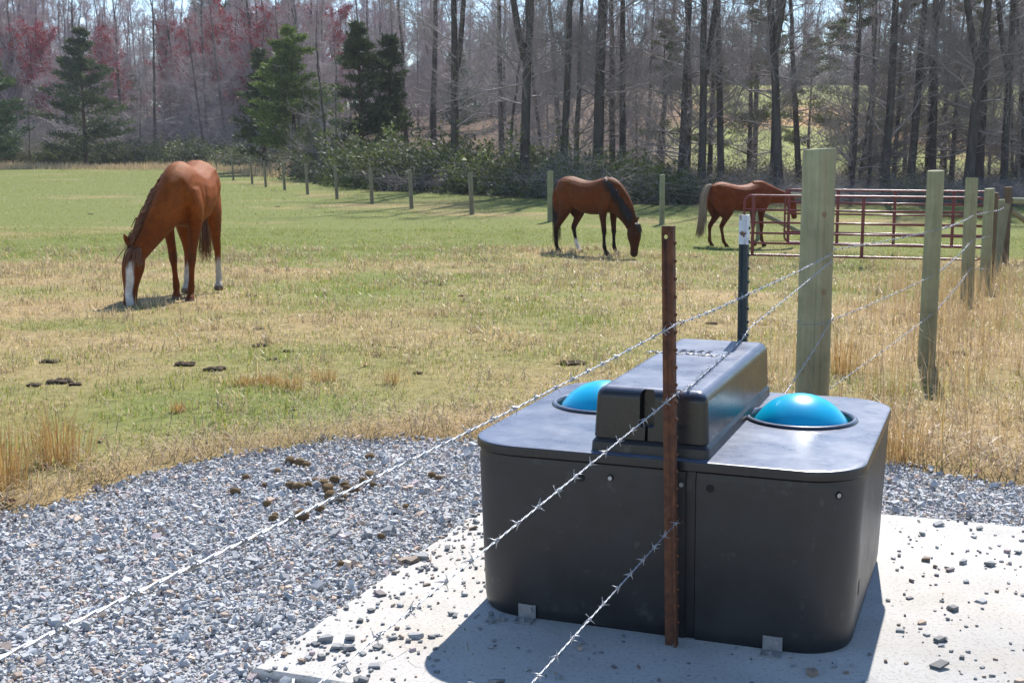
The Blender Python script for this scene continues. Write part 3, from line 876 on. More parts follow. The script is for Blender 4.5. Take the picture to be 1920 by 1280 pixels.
# ------------------------------------------------------------------ red tube gates
def gate(label, A, B, hz, braces, zoff, fracs):
    o = thing('tube_gate', label, 'gate', A, math.atan2(B.y - A.y, B.x - A.x), 'red tube gates')
    Ln = (Vector((B.x, B.y, 0)) - Vector((A.x, A.y, 0))).length; dz = B.z - A.z
    rt = .021
    z0, z1 = zoff, zoff + hz
    rr_ = .14
    loop = []
    for cx, cz, a0 in ((Ln - rr_, z1 - rr_, 0), (rr_, z1 - rr_, 90), (rr_, z0 + rr_, 180), (Ln - rr_, z0 + rr_, 270)):
        for q in range(9):
            a = R(a0 + 90 * q / 8); loop.append((cx + rr_ * math.cos(a), 0, cz + rr_ * math.sin(a)))
    loop.append(loop[0])
    loop = [(x, y, z + dz * x / Ln) for x, y, z in loop]
    g_ = Geo(); g_.tube(loop, rt, 10, False, ref=(0, 1, 0)); link('outer_frame', g_.mesh('outer_frame'), M['red'], o)
    for f in fracs:
        g_ = Geo(); z = z0 + hz * f; g_.tube([(.02, .002, z), (Ln * .5, .002, z + dz * .5), (Ln - .02, .002, z + dz)], rt * .92, 10); link('rail', g_.mesh('rail'), M['red'], o)
    for b in braces:
        g_ = Geo(); x = Ln * b; zc = dz * b
        g_.box((x - .03, -.028, z0 - .02 + zc), (x + .03, -.0215, z1 + .015 + zc))
        link('upright', g_.mesh('upright', False), M['red'], o)
    return o
FR = (.2, .37, .55, .76)
gA, gB = ahead(1394, 24.2), ahead(1846, 23.0)
gate('nearer red tube gate behind the corner post, right of the white tipped post', gA, gB, 1.09, (.04, .505), .14, FR)
gA2, gB2 = ahead(1470, 27.6), ahead(1868, 26.0)
gate('farther red tube gate standing behind the nearer red gate', gA2, gB2, 1.10, (.02, .26, .53, .80), .20, FR)

# ------------------------------------------------------------------ dung, leaves
def lump(seed, s, flat=.75):
    r_ = np.random.default_rng(seed)
    bm = bmesh.new(); bmesh.ops.create_icosphere(bm, subdivisions=2, radius=1)
    k = r_.normal(0, 1, (5, 3))
    for v in bm.verts:
        c = np.array(v.co); d = 1 + .16 * sum(math.sin(2.2 * float(c @ q) + i_) for i_, q in enumerate(k)) / 2.0 + r_.normal(0, .05)
        v.co = Vector(c * d * s * np.array((1.15, .95, flat)))
    return bm
def lump_mesh(seed, s, flat=.75):
    return bm_mesh('dung', lump(seed, s, flat), 80)
LUMPS = [lump_mesh(q, 1.0) for q in range(6)]
for q in LUMPS: q.materials.append(M['dung'])
DP = [(693, 855, .022), (544, 862, .026), (562, 864, .024), (575, 868, .020), (546, 908, .024), (560, 911, .026), (694, 890, .026), (683, 899, .020), (623, 927, .030), (640, 930, .026), (606, 903, .024), (615, 912, .026),
      (653, 914, .022), (666, 912, .020), (628, 896, .022), (565, 965, .030), (599, 950, .022), (441, 917, .020), (501, 941, .018), (512, 968, .018), (515, 960, .013), (810, 887, .020), (822, 893, .016), (497, 905, .014), (461, 890, .016), (520, 880, .018), (700, 905, .016), (590, 898, .016), (578, 905, .018), (646, 905, .018), (760, 945, .012), (715, 1000, .014), (640, 1050, .012)]
for k, (px, py, s_) in enumerate(DP):
    o = link('dung_ball', LUMPS[k % 6]); b = at(px, py); o.location = (b.x, b.y, -.018 + s_ * .5); s2 = s_ * 1.05
    o.scale = (s2, s2, s2); o.rotation_euler = (0, 0, k * 1.3)
    tag(o, 'dry brown ball of horse dung on the grey gravel', 'dung', 'dung balls on the gravel')
pile_defs = [(485, 618, .11, 'dark dung patch nearest the front of the blazed horse'), (488, 650, .13, 'dark dung patch in the middle of the near field'), (345, 686, .16, 'broken dark dung pile in the near field, left of a larger one'), (402, 694, .17, 'largest broken dung pile in the near left field'),
             (115, 718, .17, 'dark dung pile at the left, beside two smaller ones'), (63, 724, .10, 'small dark dung pile close to the left edge'), (141, 722, .10, 'small dung pile right of the dark pile at left'), (95, 680, .13, 'flat dark dung streak at the left of the field'),
             (541, 660, .08, 'small dung lump in the grass left of centre'), (736, 652, .07, 'small upright dung lump in the grass at centre'), (783, 701, .07, 'small dark dung lump near the gravel at centre'), (511, 675, .08, 'pale small dung pile in the grass left of centre'),
             (1075, 684, .18, 'broad dung pile just left of the rusty post'), (1335, 608, .11, 'dark dung pile between the two steel posts'), (1300, 482, .13, 'dark dung pile in the grass near the rightmost horse'), (865, 556, .10, 'dark dung patch in mid field at centre'),
             (170, 402, .16, 'dark dung pile far out in the left field'), (470, 556, .12, 'dark dung patch right of the blazed horse'), (520, 388, .16, 'dark dung pile in the far green field near the posts'), (1795, 665, .14, 'dark soil lump beside the slender straw post')]
for k, (px, py, s_, lb) in enumerate(pile_defs):
    b = at(px, py); sc_ = b.y / 8.0
    r_ = random.Random(60 + k); bm = bmesh.new()
    for q in range(12 + int(s_ * 30)):
        s2 = s_ * r_.uniform(.10, .18)
        l = lump(200 + k * 20 + q, s2, .55); me_ = bpy.data.meshes.new('x'); l.to_mesh(me_); l.free()
        mt = Matrix.Translation((max(-.38, min(.38, r_.gauss(0, .24))) * s_, max(-.2, min(.2, r_.gauss(0, .15))) * s_, s2 * .25)) @ Matrix.Rotation(r_.uniform(0, 6), 4, 'Z')
        me_.transform(mt); bm.from_mesh(me_); bpy.data.meshes.remove(me_)
    o = link('dung_pile', bm_mesh('dung_pile', bm, 80), M['dung_dark']); o.location = (b.x, b.y, float(tz(b.x, b.y)) + .005)
    tag(o, lb, 'dung')
g_ = Geo()
V = [(-1, 0, .1), (-.5, -.55, .25), (.1, -.7, .35), (.7, -.35, .3), (1.1, 0, .45), (.7, .4, .2), (.1, .65, .4), (-.5, .5, .15), (0, 0, 0)]
g_.add(V, [(8, q, (q + 1) % 8) for q in range(8)]); LEAF = g_.mesh('dead_leaf', False); LEAF.materials.append(M['deadleaf'])
for k, (px, py) in enumerate([(85, 880), (155, 876), (180, 884), (425, 823), (552, 768), (12, 940), (20, 945), (318, 815), (1835, 888), (1868, 870), (190, 828), (30, 900)]):
    o = link('dead_leaf', LEAF); b = at(px, py); o.location = (b.x, b.y, (b.z if py < 1200 else 0) + .012); s_ = .03; o.scale = (s_, s_, s_ * .8)
    o.rotation_euler = (.2, .2, k * 2.1); tag(o, 'curled brown dead leaf lying at the gravel edge', 'leaf', 'dead leaves along the gravel edge')

# ------------------------------------------------------------------ grass
r = np.random.default_rng(5)
def scatter(n, y0, y1, spread=.50, pad_=.8, power=1.0):
    y = (r.random(n) * (y1 ** 2 - y0 ** 2) + y0 ** 2) ** .5
    x = r.uniform(-1, 1, n) * (spread * y + pad_)
    return x, y
def grass_cols(x, y, pch, n):
    dead = r.random(n) < np.clip(.22 + .72 * pch, 0, .95)
    b = r.uniform(.65, 1.35, n)[:, None]
    gcol_ = np.array((.215, .285, .046)) * b * (1 + .25 * (fbm(x, y, 2.2, 12)[:, None] - .5))
    gcol_[:, 0] *= r.uniform(.8, 1.45, n)
    tcol = np.array((.58, .46, .25)) * r.uniform(.6, 1.3, n)[:, None] * np.array((1, 1, 1))
    tcol[:, 2] *= r.uniform(.7, 1.4, n)
    return np.where(dead[:, None], tcol, gcol_), dead
def field(name, n, y0, y1, h0, h1, w0, w1, label):
    x, y = scatter(n, y0, y1)
    wm_, _ = wood_mask(x, y)
    ok = (gravel_edge(x, y) < .02) & (wm_ < .4)
    # clumped: thin out between tufts
    ok &= r.random(n) < .12 + 1.5 * vnoise(x, y, .16 * max(1, y0 / 9), 15) ** 1.3
    x, y = x[ok], y[ok]; n = len(x)
    pch = patch(x, y)
    c, dead = grass_cols(x, y, pch, n)
    h = r.uniform(h0, h1, n) * np.where(dead, 1.15, 1.0) * (.45 + 1.3 * vnoise(x, y, .32 * max(1, y0 / 10), 16) ** 1.5)
    lean = np.abs(r.normal(.45, .4, n)) + np.where(dead, .65, 0)
    P = np.stack([x, y, tz(x, y) - .006], 1)
    me = blades(name, P, h, r.uniform(w0, w1, n), r.uniform(0, 6.28, n), np.clip(lean, 0, 1.45), c, simple_=y0 > 30)
    return kind(tag(link(name, me, M['grass']), label, 'grass'), 'stuff')
field('field_grass', 150000, 5, 13.5, .025, .062, .003, .0058, 'short green and straw coloured turf in the near field')
field('field_grass', 190000, 13.5, 32, .03, .07, .005, .010, 'short grazed turf around the horses in mid field')
field('field_grass', 170000, 32, 112, .04, .09, .010, .024, 'far green grazed turf reaching to the trees')
# tan clumps breaking up the turf
cx, cy = scatter(1500, 7, 26); okc = gravel_edge(cx, cy) < -.1
okc &= r.random(1500) < .25 + 1.2 * vnoise(cx, cy, 2.0, 41)
cx, cy = cx[okc], cy[okc]; nc = len(cx); per = 20
sp_ = np.repeat(r.uniform(.02, .10, nc) * (1 + cy / 30), per)
x = np.repeat(cx, per) + r.normal(0, 1, nc * per) * sp_; y = np.repeat(cy, per) + r.normal(0, 1, nc * per) * sp_
n = nc * per
c = np.repeat(np.array((.60, .46, .25)) * r.uniform(.65, 1.2, (nc, 1)) * np.array((1, 1, 1)), per, 0) * r.uniform(.7, 1.25, (n, 1))
me = blades('dead_grass_clumps', np.stack([x, y, tz(x, y) - .005], 1), r.uniform(.04, .13, n) * (1 + np.repeat(cy, per) / 40), r.uniform(.003, .006, n) * (1 + np.repeat(cy, per) / 16), r.uniform(0, 6.28, n), np.abs(r.normal(.75, .4, n)), c, droop=.5)
kind(tag(link('dead_grass_clumps', me, M['straw']), 'small pale dead grass clumps scattered through the turf', 'grass'), 'stuff')
# straw litter along the gravel edge and right of the waterer
n = 13000
x = np.concatenate([r.uniform(-4.2, 1.6, 5200), r.uniform(1.4, 6.0, 7800)]); 
e = np.interp(x, EDGE[:, 0], EDGE[:, 1])
y = e + np.where(x < 1.5, r.exponential(.42, n) - .20, r.exponential(1.1, n) - .12)
ok = (y < 12) & (np.abs(x) < .52 * y + .6); x, y = x[ok], y[ok]; n = len(x)
z = np.maximum(tz(x, y), -.02) + r.uniform(.0, .02, n)
c = np.array((.50, .37, .20)) * r.uniform(.55, 1.35, n)[:, None]; c[:, 2] *= r.uniform(.7, 1.4, n)
me = blades('straw_litter', np.stack([x, y, z], 1), r.uniform(.05, .24, n), r.uniform(.0022, .0048, n), r.uniform(0, 6.28, n), r.uniform(1.3, 1.66, n) , c, droop=.02)
kind(tag(link('straw_litter', me, M['straw']), 'flattened dry straw along the edge of the gravel', 'straw'), 'stuff')
# scattered straw on the gravel
n = 260
x = r.uniform(-3.2, 0, n); y = r.uniform(3, 7, n); ok = (gravel_edge(x, y) > 0); x, y = x[ok], y[ok]; n = len(x)
me = blades('straw_bits', np.stack([x, y, np.full(n, -.004)], 1), r.uniform(.03, .12, n), r.uniform(.002, .0035, n), r.uniform(0, 6.28, n), np.full(n, 1.5), np.array((.48, .35, .19)) * r.uniform(.6, 1.2, n)[:, None], droop=.02)
kind(tag(link('straw_bits', me, M['straw']), 'stray dry straws lying on the gravel', 'straw'), 'stuff')

def tall_clump_geo(centres, nper, hmin, hmax, spread):
    nn = len(centres) * nper
    c0 = np.repeat(np.array(centres), nper, 0)
    x = c0[:, 0] + r.normal(0, 1, nn) * np.repeat(spread, nper); y = c0[:, 1] + r.normal(0, 1, nn) * np.repeat(spread, nper)
    h = r.uniform(hmin, hmax, nn) * np.repeat(r.uniform(.65, 1.1, len(centres)), nper)
    col_ = np.array((.54, .37, .17)) * r.uniform(.6, 1.3, nn)[:, None]; col_[:, 2] *= r.uniform(.7, 1.5, nn)
    return np.stack([x, y, tz(x, y) - .01], 1), h, col_, nn
cent = []; spr = []
while len(cent) < 230:
    t_ = r.uniform(0, 1) ; y = r.uniform(5.9, 18.5)
    xf = np.interp(y, [5, 7.2, 9.1, 13, 16, 20], [1.0, 1.65, 2.9, 4.55, 5.6, 7])
    x = xf + r.normal(0, .62) + (.1 if y < 9 else 0)
    if gravel_edge(x, y) > -.15: continue
    u, v = uv_of(x, y)
    if y < 7 and x < 1.2: continue
    cent.append((x, y)); spr.append(r.uniform(.03, .20))
P, h, c, n = tall_clump_geo(cent, 13, .10, .66, np.array(spr))
me = blades('tall_dry_grass', P, h, r.uniform(.0028, .0052, n), r.uniform(0, 6.28, n), np.abs(r.normal(.18, .26, n)), c, droop=.9)
kind(tag(link('tall_dry_grass', me, M['straw']), 'tall golden dead grass along the right fence line', 'grass'), 'stuff')
# single tufts at the left and in the near field
tufts = [(105, 868, .36, .075, 190, 'tall golden dead grass tuft at the left gravel edge'), (8, 915, .42, .07, 190, 'golden dead grass tuft cut by the left picture edge'), (460, 722, .10, .05, 110, 'small tan grass tuft, left one of a row by the gravel'), (502, 722, .12, .05, 110, 'low tan grass tuft, second of the row near the gravel'),
         (548, 730, .14, .05, 120, 'tan grass tuft at the right of the row near the gravel'), (605, 716, .13, .05, 110, 'loose tan grass tuft standing right of the low tufts'), (335, 772, .10, .032, 110, 'small round tan grass tuft above the gravel at left'), (740, 718, .18, .04, 50, 'thin straw tuft in mid field above the gravel'),
         (1690, 860, .30, .06, 90, 'golden dead grass tuft right of the waterer lid'), (1575, 700, .42, .08, 130, 'tall golden grass tuft right behind the corner post')]
for px, py, hh, sp, nn, lb in tufts:
    b = at(px, py)
    x = r.normal(0, sp, nn); y = r.normal(0, sp * .8, nn)
    az = np.arctan2(y, x) + r.normal(0, .5, nn)
    me = blades('grass_tuft', np.stack([x, y, np.full(nn, -.012)], 1), hh * r.uniform(.45, 1.1, nn), r.uniform(.003, .005, nn), az, np.abs(r.normal(.30, .2, nn)), np.array((.52, .33, .125)) * r.uniform(.6, 1.3, nn)[:, None], droop=.9)
    o = link('grass_tuft', me, M['straw']); o.location = (b.x, b.y, float(tz(b.x, b.y))); tag(o, lb, 'grass tuft')

# tan fringe at the far left edge of the field
n = 13000
x = r.uniform(-62, -14, n); e = np.interp(x, [-60, -24, -13], [112, 108, 82]); y = e + r.normal(0, 2.6, n) - 2.5
c = np.array((.60, .44, .25)) * r.uniform(.6, 1.2, n)[:, None]
me = blades('fringe_grass', np.stack([x, y, tz(x, y)], 1), r.uniform(.12, .65, n) * (.4 + 1.0 * vnoise(x, y, 3.0, 31)), r.uniform(.02, .045, n), r.uniform(0, 6.28, n), np.abs(r.normal(.2, .2, n)), c)
kind(tag(link('fringe_grass', me, M['straw']), 'tan uncut grass along the far left edge of the field', 'grass'), 'stuff')

# ------------------------------------------------------------------ horses
def mixw(a, b, w): return np.asarray(a) * (1 - w)[:, None] + np.asarray(b) * w[:, None]
def horse(label, loc, heading, size, neck, head, legs, paint, mane_col, tail_col, mane, tail, ears, fore=True, belly=0.0, seed=1):
    o = thing('horse', label, 'horse', loc, math.atan2(heading[1], heading[0]))
    g_ = Geo()
    def chain(rows, sub=5, sides=18):
        A = np.array(rows, float); n_ = len(A); tt = np.linspace(0, n_ - 1, (n_ - 1) * sub + 1)
        B = np.empty((len(tt), A.shape[1]))
        for q, t_ in enumerate(tt):                       # Catmull-Rom through the given rings
            i_ = min(int(t_), n_ - 2); f = t_ - i_
            p0, p1, p2, p3 = A[max(i_ - 1, 0)], A[i_], A[i_ + 1], A[min(i_ + 2, n_ - 1)]
            B[q] = .5 * ((2 * p1) + (p2 - p0) * f + (2 * p0 - 5 * p1 + 4 * p2 - p3) * f * f + (3 * p1 - p0 - 3 * p2 + p3) * f ** 3)
        P = B[:, :3]; rad = np.maximum(B[:, 3:5], .004)
        _, T = frames(P)
        S = np.array((0, 1.0, 0)) - T * T[:, 1:2]; S /= np.linalg.norm(S, axis=1)[:, None]
        Nn = np.cross(T, S)
        th = np.arange(sides) * 2 * math.pi / sides
        V = P[:, None, :] + S[:, None, :] * (np.cos(th)[None, :, None] * rad[:, 1, None, None]) + Nn[:, None, :] * (np.sin(th)[None, :, None] * rad[:, 0, None, None])
        n2 = len(P); V = V.reshape(-1, 3)
        i_ = np.arange(n2 - 1)[:, None] * sides; j = np.arange(sides)[None, :]; k = (j + 1) % sides
        a, b, c_, d = i_ + j, i_ + k, i_ + sides + k, i_ + sides + j
        F = np.concatenate([np.stack([a, b, c_], -1).reshape(-1, 3), np.stack([a, c_, d], -1).reshape(-1, 3)])
        V = np.vstack([V, P[0], P[-1]]); m_ = n2 * sides
        j = np.arange(sides); k = (j + 1) % sides
        F = np.vstack([F, np.stack([np.full(sides, m_), k, j], 1), np.stack([np.full(sides, m_ + 1), (n2 - 1) * sides + j, (n2 - 1) * sides + k], 1)])
        g_.add(V, F)
    # trunk: x, y, z, half height, half width
    chain([(-.80, 0, 1.20, .06, .05), (-.76, 0, 1.20, .17, .13), (-.66, 0, 1.205, .25, .21), (-.50, 0, 1.205, .295, .265), (-.30, 0, 1.175, .285, .275), (-.08, 0, 1.13 - belly, .295 + belly, .285),
           (.16, 0, 1.115 - belly, .310 + belly, .285), (.38, 0, 1.135, .335, .250), (.52, 0, 1.165, .325, .215), (.64, 0, 1.165, .27, .185), (.74, 0, 1.14, .20, .15), (.80, 0, 1.12, .10, .08)])
    chain([(.20, 0, 1.345, .09, .08), (.38, 0, 1.395, .085, .06), (.54, 0, 1.375, .10, .07)])          # withers
    chain(neck); chain(head)
    for (hind, s_, dx, dy, kn) in legs:
        if hind:
            rows = [(-.50, .12, 1.20, .20, .10), (-.42, .17, 1.00, .195, .095), (-.44, .175, .86, .145, .085), (-.52, .165, .70, .092, .066), (-.60, .155, .58, .064, .050), (-.655, .15, .50, .062, .046), (-.665, .15, .42, .043, .037), (-.66, .15, .28, .036, .033),
                    (-.655, .15, .165, .044, .041), (-.625, .15, .10, .037, .036), (-.60, .15, .055, .050, .050), (-.585, .15, .0, .062, .058)]
            rows2 = [(-.70, .11, 1.22, .10, .09), (-.705, .13, 1.05, .10, .09), (-.65, .15, .88, .085, .075), (-.585, .155, .72, .05, .05)]
            px0, pz0 = -.48, 1.15
        else:
            rows = [(.56, .13, 1.20, .17, .085), (.56, .165, 1.04, .16, .085), (.50, .17, .90, .115, .078), (.475, .160, .76, .080, .060), (.475, .15, .62, .058, .049), (.48, .145, .50, .052, .047), (.48, .145, .455, .050, .046), (.475, .145, .38, .036, .034), (.472, .145, .27, .033, .031),
                    (.474, .145, .165, .043, .040), (.50, .145, .10, .036, .035), (.525, .145, .055, .050, .050), (.54, .145, .0, .062, .058)]
            rows2 = None
            px0, pz0 = .52, 1.05
        def place(rw):
            out = []
            for (x, y, z, a, b) in rw:
                f = max(0, (pz0 - z) / pz0)
                bend = kn * math.exp(-((z - .48) / .2) ** 2)
                out.append((x + dx * f + bend, s_ * y + dy * f, z, a, b))
            return out
        chain(place(rows))
        if rows2: chain(place(rows2))
    for e in ears:
        chain(e, 4, 10)
    raw = mesh_np('raw', np.vstack(g_.v), np.vstack(g_.f))
    def setup(q):
        m_ = q.modifiers.new('r', 'REMESH'); m_.mode = 'VOXEL'; m_.voxel_size = .0135; m_.use_smooth_shade = True
        m_ = q.modifiers.new('s', 'SMOOTH'); m_.factor = .5; m_.iterations = 7
    me = bake(raw, setup)
    n_ = len(me.vertices); co = np.empty(n_ * 3, np.float32); me.vertices.foreach_get('co', co); co = co.reshape(-1, 3).astype(float)
    # ribs and muscle relief
    x, y, z = co.T
    rib = np.exp(-((x - .10) / .26) ** 2) * np.exp(-((z - 1.12) / .20) ** 2)
    hip = np.exp(-(((x + .42) / .07) ** 2 + ((z - 1.40) / .05) ** 2))
    off = .0032 * rib * np.sin((x - .25 * (z - 1.1) + .02 * np.sin(z * 9)) * 2 * math.pi / .066) * (.5 + .5 * np.sin(x * 13 + 1)) + .018 * hip - .012 * np.exp(-(((x + .28) / .07) ** 2 + ((z - 1.17) / .12) ** 2)) - .010 * np.exp(-(((x - .36) / .035) ** 2 + ((z - 1.08) / .22) ** 2))
    co[:, 1] += np.sign(y) * off * (np.abs(y) > .12)
    me.vertices.foreach_set('co', co.astype(np.float32).ravel())
    c = paint(co)
    a = me.attributes.new('col', 'FLOAT_COLOR', 'POINT'); cc = np.ones((n_, 4), np.float32); cc[:, :3] = c
    a.data.foreach_set('color', cc.ravel())
    me.polygons.foreach_set('use_smooth', np.ones(len(me.polygons), bool))
    body_ = link('body', me, M['coat'], o)
    r_ = np.random.default_rng(seed)
    def strands(name, curves, n_, colr, w0, jit, clump=1.0):
        h_ = Geo()
        for q in range(n_):
            if name == 'mane':
                t_ = r_.random() * (len(curves) - 1); i_ = min(int(t_), len(curves) - 2)
                P = np.array(curves[i_], float) * (1 - t_ + i_) + np.array(curves[i_ + 1], float) * (t_ - i_)
            else:
                P = np.array(curves[q % len(curves)], float)
            f = np.linspace(0, 1, len(P))[:, None]
            P = P + r_.normal(0, 1, 3) * jit * (.35 + f) + r_.normal(0, 1, (len(P), 3)) * jit * .25 * f
            ww = w0 * r_.uniform(.6, 1.3)
            wid = np.interp(np.linspace(0, 1, len(P)), [0, .4, 1], [.8, 1, .15]) * ww
            cc_ = np.array(colr(r_.random())) * r_.uniform(.7, 1.3)
            h_.tube(P, wid, 4, True, cc_)
        return link(name, h_.mesh(name, True, True), M['hair'], o)
    if mane: strands('mane', mane[0], mane[1], mane_col, mane[2], mane[3])
    if tail: strands('tail', tail[0], tail[1], tail_col, tail[2], tail[3])
    if fore and mane: strands('forelock', fore[0], fore[1], mane_col, .006, .02)
    o.scale = (size,) * 3
    return o
def eyes(o, pts):
    for p_ in pts:
        bm = bmesh.new(); bmesh.ops.create_uvsphere(bm, u_segments=12, v_segments=8, radius=.021)
        e = link('eye', bm_mesh('eye', bm, 80), M['eye'], o); e.location = p_
def lerp_pts(A, B, n_): return [tuple(np.array(A) * (1 - f) + np.array(B) * f) for f in np.linspace(0, 1, n_)]

def grazing(bend):
    """neck and head rings with the muzzle at the grass; bend moves the head sideways"""
    b = lambda f: bend * f
    neck = [(.36, 0, 1.20, .30, .16), (.55, b(.04), 1.17, .315, .185), (.74, b(.16), 1.05, .265, .155), (.91, b(.36), .88, .215, .125), (1.04, b(.58), .71, .160, .094), (1.11, b(.76), .60, .135, .086), (1.15, b(.84), .54, .10, .075)]
    head = [(1.115, b(.80), .605, .075, .072), (1.145, b(.86), .54, .128, .098), (1.165, b(.91), .45, .148, .112), (1.175, b(.95), .36, .135, .100), (1.180, b(.98), .26, .100, .078), (1.180, b(1.0), .16, .080, .067), (1.175, b(1.02), .085, .080, .072), (1.165, b(1.02), .035, .058, .055), (1.16, b(1.02), .012, .03, .04)]
    return neck, head
# -- 1: sorrel with a blaze, facing the camera
neck, head = grazing(-.40)
hb = -.40
ears = [[(1.14, hb * .82 + s_ * .055, .645, .030, .030), (1.155, hb * .82 + s_ * .085, .70, .032, .036), (1.165, hb * .82 + s_ * .108, .755, .020, .024), (1.17, hb * .82 + s_ * .122, .795, .005, .006)] for s_ in (-1, 1)]
def paint1(co):
    x, y, z = co.T
    base = np.array((.225, .058, .011)); dk = np.array((.105, .024, .007))
    c = np.tile(base, (len(co), 1))
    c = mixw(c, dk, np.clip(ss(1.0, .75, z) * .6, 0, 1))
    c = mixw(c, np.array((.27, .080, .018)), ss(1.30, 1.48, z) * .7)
    sock = ss(.37, .27, z + .03 * np.sin(y * 60) + .02 * np.sin(x * 90)) * (x < -.3)
    c = mixw(c, np.array((.50, .43, .36)), sock)
    left = ss(.10, .07, z) * (x > .2) * (x < .95)
    c = mixw(c, np.array((.16, .11, .08)), ss(.065, .05, z) * (x < .95))
    c = mixw(c, np.array((.07, .03, .018)), .55 * np.exp(-((z - .47) / .07) ** 2) * (x > .2) * (x < .8))
    # blaze on the front of the face
    hx = np.interp(z, [.0, .1, .3, .45, .6], [1.20, 1.235, 1.26, 1.285, 1.22]); hy = hb * np.interp(z, [.0, .3, .6], [1.02, .97, .82])
    bl = ss(.046, .030, np.abs(y - hy - .008 * np.sin(z * 25))) * ss(-.05, -.02, x - hx) * ss(.54, .48, z) * (x > 1.05)
    c = mixw(c, np.array((.72, .68, .66)), bl)
    c = mixw(c, np.array((.10, .06, .05)), ss(.06, .02, z) * (x > 1.05) * (1 - bl * .6))
    return c
crest = [((.46, 0, 1.475), (.47, -.08, 1.40), (.50, -.14, 1.28)), ((.62, hb * .06, 1.42), (.66, hb * .06 - .11, 1.32), (.70, hb * .06 - .16, 1.16)), ((.78, hb * .18, 1.28), (.83, hb * .2 - .12, 1.18), (.87, hb * .2 - .15, 1.02)), ((.92, hb * .36, 1.09), (.98, hb * .38 - .12, 1.0), (1.01, hb * .38 - .14, .84)), ((1.03, hb * .56, .90), (1.09, hb * .58 - .10, .82), (1.12, hb * .6 - .12, .70)), ((1.11, hb * .72, .76), (1.16, hb * .74 - .09, .70), (1.18, hb * .76 - .10, .60))]
crest2 = crest + lerp_pts(np.array(crest[0]), np.array(crest[1]), 4)[1:3] if False else crest
fl = [((1.165, hb * .82 + k * .03, .67), (1.27, hb * .85 + k * .04, .60), (1.295, hb * .87 + k * .045, .52), (1.30, hb * .88 + k * .05, .45)) for k in (-1.5, -.7, 0, .7, 1.5)]
tl1 = [((-.79, 0, 1.38), (-.86, .0, 1.30), (-.90, 0, 1.0), (-.88, 0, .6), (-.86, 0, .38))]
loc1 = at(362, 556); loc1.z = float(tz(loc1.x, loc1.y))
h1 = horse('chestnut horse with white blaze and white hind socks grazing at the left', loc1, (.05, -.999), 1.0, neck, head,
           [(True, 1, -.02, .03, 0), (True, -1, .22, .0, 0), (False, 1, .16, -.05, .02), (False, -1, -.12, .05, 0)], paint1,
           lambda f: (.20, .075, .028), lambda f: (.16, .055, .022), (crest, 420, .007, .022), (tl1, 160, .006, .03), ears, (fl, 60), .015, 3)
eyes(h1, [(1.235, hb * .89 + s_ * .083, .475) for s_ in (-1, 1)])
# -- 2: bay, facing right
neck, head = grazing(-.05)
ears = [[(1.14, -.04 + s_ * .05, .645, .026, .026), (1.165, -.04 + s_ * .07, .70, .028, .032), (1.195, -.04 + s_ * .085, .755, .016, .02), (1.215, -.04 + s_ * .095, .79, .005, .006)] for s_ in (-1, 1)]
def paint2(co):
    x, y, z = co.T
    c = np.tile(np.array((.135, .036, .009)), (len(co), 1))
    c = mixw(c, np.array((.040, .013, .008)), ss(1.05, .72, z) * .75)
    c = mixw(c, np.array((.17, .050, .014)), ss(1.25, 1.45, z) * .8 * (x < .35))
    leg = ss(.62, .42, z) * (x < .95)
    c = mixw(c, np.array((.018, .012, .011)), leg)
    c = mixw(c, np.array((.62, .57, .52)), ss(.30, .24, z) * (x < -.3) * (y > 0))
    c = mixw(c, np.array((.05, .025, .018)), ss(.14, .06, z) * (x > 1.02))
    return c
crest = [((.42, 0, 1.49), (.46, -.10, 1.42), (.50, -.17, 1.26)), ((.56, 0, 1.46), (.62, -.13, 1.38), (.66, -.18, 1.18)), ((.72, -.01, 1.33), (.78, -.14, 1.24), (.80, -.17, 1.02)), ((.86, -.02, 1.16), (.93, -.13, 1.06), (.94, -.15, .84)), ((.98, -.03, .99), (1.05, -.11, .90), (1.06, -.13, .70)), ((1.08, -.04, .82), (1.14, -.09, .75), (1.15, -.11, .58))]
fl = [((1.165, -.04 + k * .03, .67), (1.27, -.045 + k * .03, .60), (1.30, -.045 + k * .03, .48)) for k in (-1, 0, 1)]
tl2 = [((-.79, 0, 1.38), (-.85, .0, 1.30), (-.87, 0, 1.0), (-.84, 0, .6), (-.82, 0, .22))]
loc2 = at(1103, 476); loc2.z = float(tz(loc2.x, loc2.y))
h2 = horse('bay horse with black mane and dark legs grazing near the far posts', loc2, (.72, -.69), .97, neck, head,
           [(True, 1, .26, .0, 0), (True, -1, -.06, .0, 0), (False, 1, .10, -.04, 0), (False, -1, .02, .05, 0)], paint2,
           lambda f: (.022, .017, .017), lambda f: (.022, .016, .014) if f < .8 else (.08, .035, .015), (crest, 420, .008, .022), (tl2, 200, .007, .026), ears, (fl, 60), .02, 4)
eyes(h2, [(1.235, -.045 + s_ * .083, .475) for s_ in (-1, 1)])
